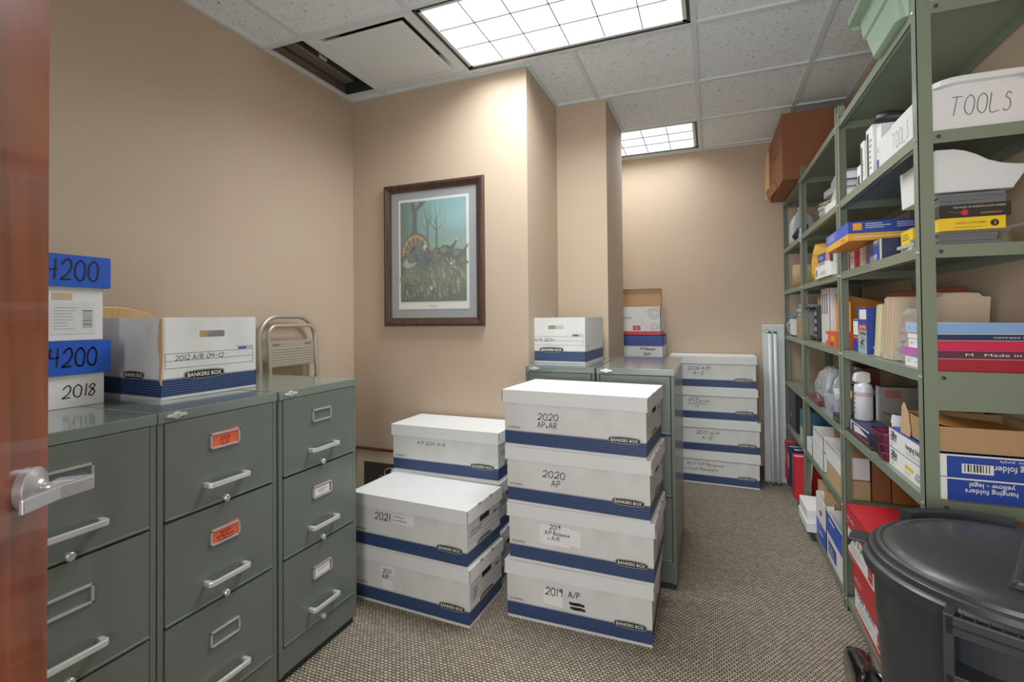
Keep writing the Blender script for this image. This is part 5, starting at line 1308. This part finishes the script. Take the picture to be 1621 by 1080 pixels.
carton('ink_box', 'tall black box with yellow dot at the post, fifth middle shelf', 'box', .60, .655, 2.645, 2.74, z(5), z(5)+.18, BLK, lambda b, fs: b.prism([(fs['F'][0].y-.05+.018*math.cos(k*math.pi/8), .14+.018*math.sin(k*math.pi/8)) for k in range(16)], fs['F'][0].x-.001, fs['F'][0].x-.0004, YELLOW, 'yz'), flap=BLK)
carton('red_box', 'dark red box with white label behind the plastic bag', 'box', .665, .74, 2.80, 3.0, z(5)+.152, z(5)+.25, mat('#6a2220', .5, name='oxblood_card'), lambda b, fs: decal(b, fs['F'], .45, .62, .82, .96, PAPER), flap=mat('#6a2220', .5, name='oxblood_card'))
# level 6
def d_b3(b, fs):
    F = fs['F']; wr(b, F, .12, .42, .035, '3', BRW, bold=.02); 
    for k in range(3): decal(b, F, .42+k*.12, .47+k*.12, .47, .52, LBL, .0009)
    decal(b, F, .75, .88, .1, .2, mat('#c890b0', .5, name='pink_dot'))
carton('blue_box', 'dark blue upright box with white 3 on the sixth middle shelf', 'box', .66, .80, 3.16, 3.545, z(6), z(6)+.285, mat('#182e88', .4, name='indigo_card'), d_b3, flap=mat('#182e88', .4, name='indigo_card'))
def openbox(label, x0, x1, y0, y1, z0, h, m, inner, tiltf=0, name='open_box', group=None, deco=None, flaps=True):
    w, d = x1-x0, y1-y0
    t = thing(name, label, 'box', ((x0+x1)/2, (y0+y1)/2, z0), 0, group)
    b = MB(); th = .003
    b.box(-w/2, -w/2+th, -d/2, d/2, 0, h, m).box(w/2-th, w/2, -d/2, d/2, 0, h, inner).box(-w/2, w/2, -d/2, -d/2+th, 0, h, m).box(-w/2, w/2, d/2-th, d/2, 0, h, m).box(-w/2, w/2, -d/2, d/2, 0, th, inner)
    b.box(-w/2+th, -w/2+th+.001, -d/2+th, d/2-th, th, h-.002, inner)
    if deco: deco(b, face(w, d, h, 'F'))
    b.build('box_body', t)
    if flaps:
        b = MB(); b.add([(-w/2, -d/2, h), (-w/2, d/2, h), (-w/2-.018, d/2-.01, h+.02), (-w/2-.018, -d/2+.01, h+.02)], [(0,1,2,3)], m); b.build('front_flap', t)
    return t
openbox('white open-fronted box at the left of the sixth middle shelf', .55, .64, 3.36, 3.53, z(6), .085, PAPER, KRAFT, flaps=False)
openbox('large white folded-down box with kraft inside, sixth middle shelf', .55, .65, 3.05, 3.33, z(6), .10, PAPER, KRAFT, flaps=False)
carton('brown_carton', 'kraft carton stacked low at the post, sixth middle shelf', 'carton', .552, .66, 2.66, 2.98, z(6), z(6)+.085, KRAFTL, tape=KRAFT)
carton('brown_carton', 'dark brown layered carton seen past the narrow post on the sixth shelf', 'carton', .667, .735, 2.66, 2.98, z(6), z(6)+.285, mat('#9a6238', .75, var=.08, name='brown_board'), lambda b, fs: (decal(b, fs['N'], 0, 1, .45, .46, KRAFTD), decal(b, fs['N'], 0, 1, .68, .69, KRAFTD), decal(b, fs['N'], 0, .3, .8, .97, KRAFTL)), tape=KRAFT)
carton('brown_carton', 'orange-brown carton behind the post at the back of the sixth shelf', 'carton', .74, .835, 2.66, 2.98, z(6), z(6)+.27, mat('#b06c30', .7, var=.06, name='orange_brown_card'), tape=KRAFT)
openbox('white box with kraft inside on the low kraft carton, sixth middle shelf', .552, .66, 2.655, 3.0, z(6)+.087, .10, PAPER, KRAFT, flaps=True)
openbox('white box with kraft inside on the folded-down box, sixth middle shelf', .552, .66, 3.055, 3.34, z(6)+.102, .085, PAPER, KRAFT, flaps=True)
# level 7 mid
carton('brown_carton', 'tan lidded carton on the bottom middle shelf', 'carton', .60, .825, 3.08, 3.50, z(7), z(7)+.235, KRAFTL, tape=KRAFT)
carton('small_white_box', 'long low white box at the front left of the bottom middle shelf', 'box', .50, .595, 3.25, 3.533, z(7), z(7)+.05, PAPER, flap=PAPER, group='small white boxes')
carton('small_white_box', 'long white box stacked on the other low white box', 'box', .505, .595, 3.27, 3.533, z(7)+.053, z(7)+.115, PAPER, flap=PAPER, group='small white boxes')
def d_bk2(b, F):
    decal(b, F, 0, 1, 0, .42, BLUE); O, u, v, W, H = F; p = O-Vector((.001, 0, 0)); b.add([p+u*(W*.5+.03*math.cos(k*.785))+v*(H*.66+.014*math.sin(k*.785)) for k in range(8)], [tuple(range(8))], INK); decal(b, F, .35, .7, .18, .22, BRW, .0009)
openbox('open white box with blue base and black hand hole, bottom middle shelf', .548, .59, 3.0, 3.255, z(7), .24, PAPER, KRAFTL, deco=d_bk2, flaps=False)
def d_bk3(b, F):
    decal(b, F, 0, 1, .55, 1, BLUE); decal(b, F, .1, .6, .12, .42, ROYAL); decal(b, F, .15, .5, .86, .90, BRW, .0009); lines(b, F, .15, .5, .15, .35, 3, BRW, .3)
openbox('open blue-topped white paper box next to the narrow post, bottom shelf', .548, .82, 2.645, 2.985, z(7), .23, PAPER, KRAFTL, deco=d_bk3, flaps=False)
carton('red_box', 'red box at the back of the bottom middle shelf', 'box', .66, .83, 3.10, 3.4, z(7)+.24, z(7)+.34, RED, flap=RED)

# ================================================================ FAR BAY
t = thing('water_jug', 'translucent white plastic gallon jug on the second far shelf', 'jug', (.63, 4.10, z(2)))
JM = mat('#cdd5da', .25, alpha=.75, var=.05, name='milky_plastic')
b = MB(); loft(b, [rrect(.07, .07, 0, .025), rrect(.076, .076, .03, .025), rrect(.076, .076, .15, .025), rrect(.06, .06, .20, .025), rrect(.03, .03, .235, .014), rrect(.022, .022, .25, .010), rrect(.022, .022, .262, .010)], JM, True, True); b.build('jug_body', t, smoothf=True)
MB().lathe([(.024, .258), (.024, .272), (0, .273)], PLW, n=20, cap=False).build('cap', t)
MB().tube([(-.0, -.05, .2), (-.0, -.085, .19), (-.0, -.09, .13), (0, -.07, .1)], .010, JM).build('handle', t, smoothf=True)
t = thing('black_gloves', 'black rubbery item draped in front of the jug', 'gloves', (.60, 3.90, z(2)+.014))
b = MB(); b.tube([(-.03, .1, .03), (0, .05, .06), (0, 0, .05), (.01, -.06, .09)], [.02, .035, .04, .02], BLK, n=12); b.tube([(.0, .02, .03), (-.01, -.05, .02), (0, -.1, .02)], [.025, .022, .018], BLK, n=10); b.build('rubber_folds', t, smoothf=True)
# round sticker on post
t = thing('round_sticker', 'round blue and white sticker on the narrow post at shelf three', 'sticker', (.541, 3.575, 1.80))
b = MB(); M_ = Matrix.Rotation(R(-90), 4, 'Y')
b.lathe([(0, .0015), (.042, .0015), (.042, .0)], mat('#e8eef2', .4, name='sticker_white'), n=32, M=M_, cap=False); b.lathe([(0, .0022), (.032, .0022), (.032, .0015)], mat('#2a84b8', .4, name='sticker_blue'), n=32, M=M_, cap=False)
b.box(-.003, -.0024, -.026, .026, -.003, .003, PAPER).box(-.003, -.0024, -.02, .02, .008, .012, PAPER).box(-.003, -.0024, -.02, .02, -.012, -.008, PAPER)
b.build('sticker_face', t)
t = thing('paper_roll', 'rolled kraft paper lying on the third far shelf', 'paper roll', (.69, 3.98, z(3)+.085))
b = MB(); pts_o = [(.083*math.cos(k*math.pi/16), .083*math.sin(k*math.pi/16)) for k in range(33)]
b.lathe([(.083, -.13), (.083, .13), (.079, .13), (.079, -.13), (.083, -.13)], KRAFTL, n=36, M=Matrix.Rotation(R(90), 4, 'Y') @ Matrix.Rotation(R(15), 4, 'X'), cap=False); b.build('paper_coil', t, smoothf=True)
MB().box(-.1, .1, -.004, .004, -.085, -.081, KRAFT).build('loose_edge', t)
t = thing('power_supply', 'white device with blue lid and white cable on the fourth far shelf', 'device', (.62, 4.14, z(4)))
MB().box(-.06, .1, -.09, .09, .008, .13, PLW).build('housing', t, bevel=.004); MB().box(-.066, .1, -.1, .1, .131, .148, mat('#3a7ab8', .4, name='blue_lid')).build('lid', t, bevel=.003)
b = MB(); b.tube([(-.065, -.06, .12), (-.09, -.02, .09), (-.075, .04, .04), (-.065, .08, .02)], .004, PLW, n=6); b.build('cable', t, smoothf=True)
for s in (-1, 1): MB().box(-.05, -.03, s*.07-.01, s*.07+.01, 0, .009, BLK).build('foot', t)
carton('small_carton', 'kraft carton next to the narrow post on fourth far shelf', 'carton', .57, .72, 3.72, 3.97, z(4), z(4)+.14, KRAFT, lambda b, fs: (lines(b, fs['F'], .1, .3, .1, .8, 5, INK, .3), decal(b, fs['F'], .7, .8, .7, .85, INK)), tape=KRAFTL)
for k in range(3):
    t = thing('tape_cartridge', '%s pale blue-grey cartridge piled on the kraft carton' % ('bottom', 'middle', 'top')[k], 'cartridge', (.63, 3.83, z(4)+.142+k*.029), R((0, 8, -6)[k]), 'pale cartridges on the kraft carton')
    MB().box(-.06, .06, -.085+k*.012, .085, 0, .027, mat('#93a2b4', .35, name='blue_grey_plastic')).build('shell', t, bevel=.005); MB().box(-.0615, -.059, -.03, .03, .008, .02, GREY_W).build('label', t)
binder('red ring binder at the back-wall end of the sixth far shelf', .56, .80, 4.285, 4.325, z(6), .29, RED, group='binders low on the far shelf', upright=True)
carton('document_case', 'tall black upright case on the sixth far shelf', 'case', .555, .80, 3.96, 4.25, z(6), z(6)+.285, BLK, lambda b, fs: decal(b, fs['F'], .1, .3, .25, .45, GREYP), bevel=.02, flap=None)
MB().box(-.03, .03, -.04, .04, .286, .296, BLK).build('case_handle', bpy.data.objects['document_case'], bevel=.003)
carton('tea_box', 'teal and pale green box at the post on the sixth far shelf', 'box', .56, .70, 3.70, 3.84, z(6), z(6)+.20, mat('#2f6a78', .5, name='teal_card'), lambda b, fs: (decal(b, fs['F'], 0, 1, 0, .45, mat('#a9c0a0', .5, name='sage_print'))), flap=mat('#2f6a78', .5, name='teal_card'))
gB = 'binders on the bottom far shelf'
binder('red ring binder, leftmost on the bottom far shelf', .52, .80, 4.22, 4.285, z(7), .285, RED, group=gB, upright=True, spine_label=mat('#d8c8c0', .5, name='faded_label'))
binder('dark red ring binder, second from left on the bottom far shelf', .53, .80, 4.15, 4.21, z(7), .285, mat('#7a1a24', .45, name='wine_cover'), group=gB, upright=True)
binder('navy ring binder with yellow spine label on the bottom far shelf', .52, .80, 4.06, 4.14, z(7), .285, mat('#1c2c50', .45, name='navy_cover'), group=gB, upright=True, spine_label=mat('#d8cc6a', .5, name='yellow_label'))
binder('navy ring binder right of the yellow-labelled one, bottom far shelf', .54, .80, 3.97, 4.05, z(7), .285, mat('#1c2c50', .45, name='navy_cover'), group=gB, upright=True)
binder('bright red ring binder nearest the post on the bottom far shelf', .515, .80, 3.80, 3.88, z(7), .285, RED, group=gB, upright=True)
t = thing('leaning_paper', 'white printed sheet leaning on the bottom far shelf binders', 'paper', (.60, 3.675, z(7)))
b = MB(); b.add([(-.03, -.06, .0), (-.03, .12, 0), (.0, .12, .34), (.0, -.06, .34)], [(0,1,2,3)], PAPER)
for k in range(8): b.add([(-.0315+.003*k*1.0+.0, .10, .05+k*.034), (-.0315+.003*k, -.03, .05+k*.034), (-.0312+.003*k, -.03, .058+k*.034), (-.0312+.003*k, .10, .058+k*.034)], [(0,1,2,3)], SP)
b.build('sheet', t)

# ================================================================ BIN
cx, cy, rz = .583, 1.345, .78
t = thing('trash_can', 'large charcoal round lidded trash can cut by the right edge', 'trash can', (cx, cy, 0))
MB().lathe([(0, 0), (.20, 0), (.205, .01), (.235, .60), (.238, .62), (.240, .715), (.252, .72), (.252, .732), (.236, .734), (.225, .60), (.19, .02)], BIN, n=96, cap=False).build('can_body', t, smoothf=False)
l = MB()
prof = [(.259, .728), (.261, .735), (.260, .752), (.255, .756), (.249, .757), (.247, .768), (.242, .771), (.236, .7705), (.233, .778), (.226, .781), (.222, .779), (.218, .783), (.20, .790), (.16, .798), (.10, .804), (.04, .806), (0, .806)]
l.lathe(prof, BIN, n=96, cap=False)
lid = l.build('can_lid', t, smoothf=True)
md = lid.modifiers.new('es', 'EDGE_SPLIT'); md.split_angle = R(40)
# raised band across lid and lettering, tab
b = MB()
b.prism([(-.075, .792), (-.06, .812), (.06, .812), (.075, .792)], -.18, .14, BIN, 'xz', Matrix.Rotation(R(-27), 4, 'Z') @ Matrix.Translation((0.07, 0, 0)))
b.build('raised_band', lid, bevel=.006)
b = MB(); bm = mat('#0c0e10', .6, name='embossed_black'); Mz = Matrix.Rotation(R(-27), 4, 'Z')
b.text('BRUTE', Mz @ Vector((.04, .08, .8122)), Mz.to_3x3() @ Vector((0,-1,0)), Mz.to_3x3() @ Vector((1,0,0)), .028, bm, fit=.16); b.build('moulded_lettering', lid)
b = MB(); vs = []; fs = []; n = 14
for k in range(n+1):
    q = R(66+k*4.2)
    for r_, z_ in ((.243, .765), (.243, .800), (.228, .806), (.214, .800), (.214, .78)): vs.append((r_*math.cos(q), r_*math.sin(q), z_))
for k in range(n):
    for j in range(4): fs.append((k*5+j, k*5+j+1, k*5+j+6, k*5+j+5))
fs += [(0,1,2,3,4), tuple(n*5+j for j in (4,3,2,1,0))]
b.add(vs, fs, BIN); b.build('rear_grip', lid)
for ang, nm in ((158, 'lid_tab'), (338, 'lid_tab')):
    q = R(ang); Mq = Matrix.Rotation(q, 4, 'Z')
    MB().box(.250, .288, -.032, .032, .752, .7585, BIN, Mq).box(.284, .289, -.030, .030, .738, .757, BIN, Mq).build(nm, lid, bevel=.003)
# fine ribs patch on the lid
b = MB(); rb = mat('#50565b', .3, name='worn_rib')
for k in range(14):
    y = .195-.006*k; x1 = math.sqrt(max(0, .225**2-y*y)); pts = []
    zf = lambda r_: .783+(.218-r_)*.13 if r_ > .1 else .804
    for i in range(13):
        x = -x1*.9+(x1*1.05)*i/12; r_ = math.hypot(x, y); pts.append((x, y, min(.8055, .7895+(.2-min(r_, .2))*.15+.0 if r_ < .2 else .783+(.218-r_)*.38)))
    b.tube(pts, .0008, rb, n=4)
b.build('grip_ribs', lid)
# side handles with cage
for ang in (243, 63):
    Mq = Matrix.Rotation(R(ang), 4, 'Z')
    b = MB(); 
    b.box(.238, .285, -.075, .075, .735, .742, BIN, Mq).box(.277, .285, -.075, .075, .722, .756, BIN, Mq).box(.232, .285, -.078, -.062, .60, .758, BIN, Mq).box(.232, .285, .062, .078, .60, .758, BIN, Mq).box(.23, .285, -.075, .075, .60, .652, BIN, Mq)
    for k in range(7): b.box(.25, .278, -.055+k*.018, -.052+k*.018, .742, .754, BIN, Mq)
    b.build('side_handle', t, bevel=.003)
# bag liner edge and red strip
bagm = mat('#0c0d0f', .18, var=.4, bump=1, scale=30, coat=.6, name='glossy_black_film')
b = MB(); rr = random.Random(2); n = 40
r0 = [(( .238+rr.uniform(.000,.004))*math.cos(R(252+k*.9)), (.238+rr.uniform(0,.004))*math.sin(R(252+k*.9)), .66+rr.uniform(-.012,.01)) for k in range(n)]
r1 = [((.241)*math.cos(R(252+k*.9)), (.241)*math.sin(R(252+k*.9)), .718) for k in range(n)]
b.add(r0+r1, [(k, k+1, k+1+n, k+n) for k in range(n-1)], bagm); b.build('bin_liner', t)
b = MB(); Mq = Matrix.Rotation(R(237), 4, 'Z'); b.box(.240, .2455, .0, .10, .632, .648, mat('#c8302c', .4, name='red_tie'), Mq); b.build('red_tie', t)
# crumpled black bag on floor
t = thing('black_trash_bag', 'crumpled glossy black plastic bag on the carpet beside the bin', 'bag', (.505, 1.99, 0))
b = MB(); rr = random.Random(21); rings = []
for k_, zz_ in ((.85, .004), (1.0, .04), (.98, .09), (.85, .125), (.55, .145)):
    rings.append([(p[0]+rr.uniform(-.008, .008), p[1]+rr.uniform(-.01, .01), max(.002, zz_+rr.uniform(-.008, .008))) for p in rrect(.048*k_, .11*k_, zz_, .02, 7)])
loft(b, rings, bagm, True, True); b.build('bag_film', t, smoothf=True, sub=1)
t.location = (.470, 1.985, 0)

# ================================================================ LIGHTS
w_ = bpy.data.worlds.new('doorway_fill'); bpy.context.scene.world = w_; w_.use_nodes = True  # uniform ambient fill entering through the doorway
w_.node_tree.nodes['Background'].inputs[0].default_value = (.95, .97, 1, 1); w_.node_tree.nodes['Background'].inputs[1].default_value = .9
def area(name, loc, rot, sx, sy, power, col=(1, 1, 1)):
    l = bpy.data.lights.new(name, 'AREA'); l.shape = 'RECTANGLE'; l.size = sx; l.size_y = sy; l.energy = power; l.color = col
    o = bpy.data.objects.new(name, l); C.objects.link(o); o.location = loc; o.rotation_euler = rot; return o
area('doorway_fill', (-.25, -.95, 1.45), (R(92), 0, 0), .9, 1.4, 34, (1, .985, .96))  # added fill from the doorway behind the camera, not an actual hall fixture

a1 = area('ceiling_panel_lamp', (-.6425, 2.1675, 2.685), (0, 0, 0), 1.08, .51, 27, (.95, .985, 1))
a2 = area('back_panel_lamp', (-.6425, 4.03, 2.685), (0, 0, 0), 1.08, .53, 11, (.95, .985, 1))
for a_ in (a1, a2): a_.data.spread = R(150)
# ================================================================ CAMERA
cam = bpy.data.cameras.new('camera'); co = bpy.data.objects.new('camera', cam); C.objects.link(co)
yaw, pitch, roll, f_px, cyy = -3.79218878e-01, 1.39622682e-02, 9.12824139e-03, 783.531, 490.784
fwv = Vector((math.sin(yaw)*math.cos(pitch), math.cos(yaw)*math.cos(pitch), math.sin(pitch)))
rv = Vector((math.cos(yaw), -math.sin(yaw), 0)); dv = fwv.cross(rv)
r2 = rv*math.cos(roll)+dv*math.sin(roll); d2 = -rv*math.sin(roll)+dv*math.cos(roll)
up = -d2
co.matrix_world = Matrix(((r2.x, up.x, -fwv.x, 0), (r2.y, up.y, -fwv.y, 0), (r2.z, up.z, -fwv.z, 1.30), (0, 0, 0, 1)))
cam.sensor_width = 36; cam.lens = f_px*36/1621
cam.shift_y = -(540-cyy)/1621
cam.clip_start = .02
bpy.context.scene.camera = co
vs_ = bpy.context.scene.view_settings
vs_.view_transform = 'Standard'; vs_.look = 'None'; vs_.exposure = .06; vs_.gamma = 1.14
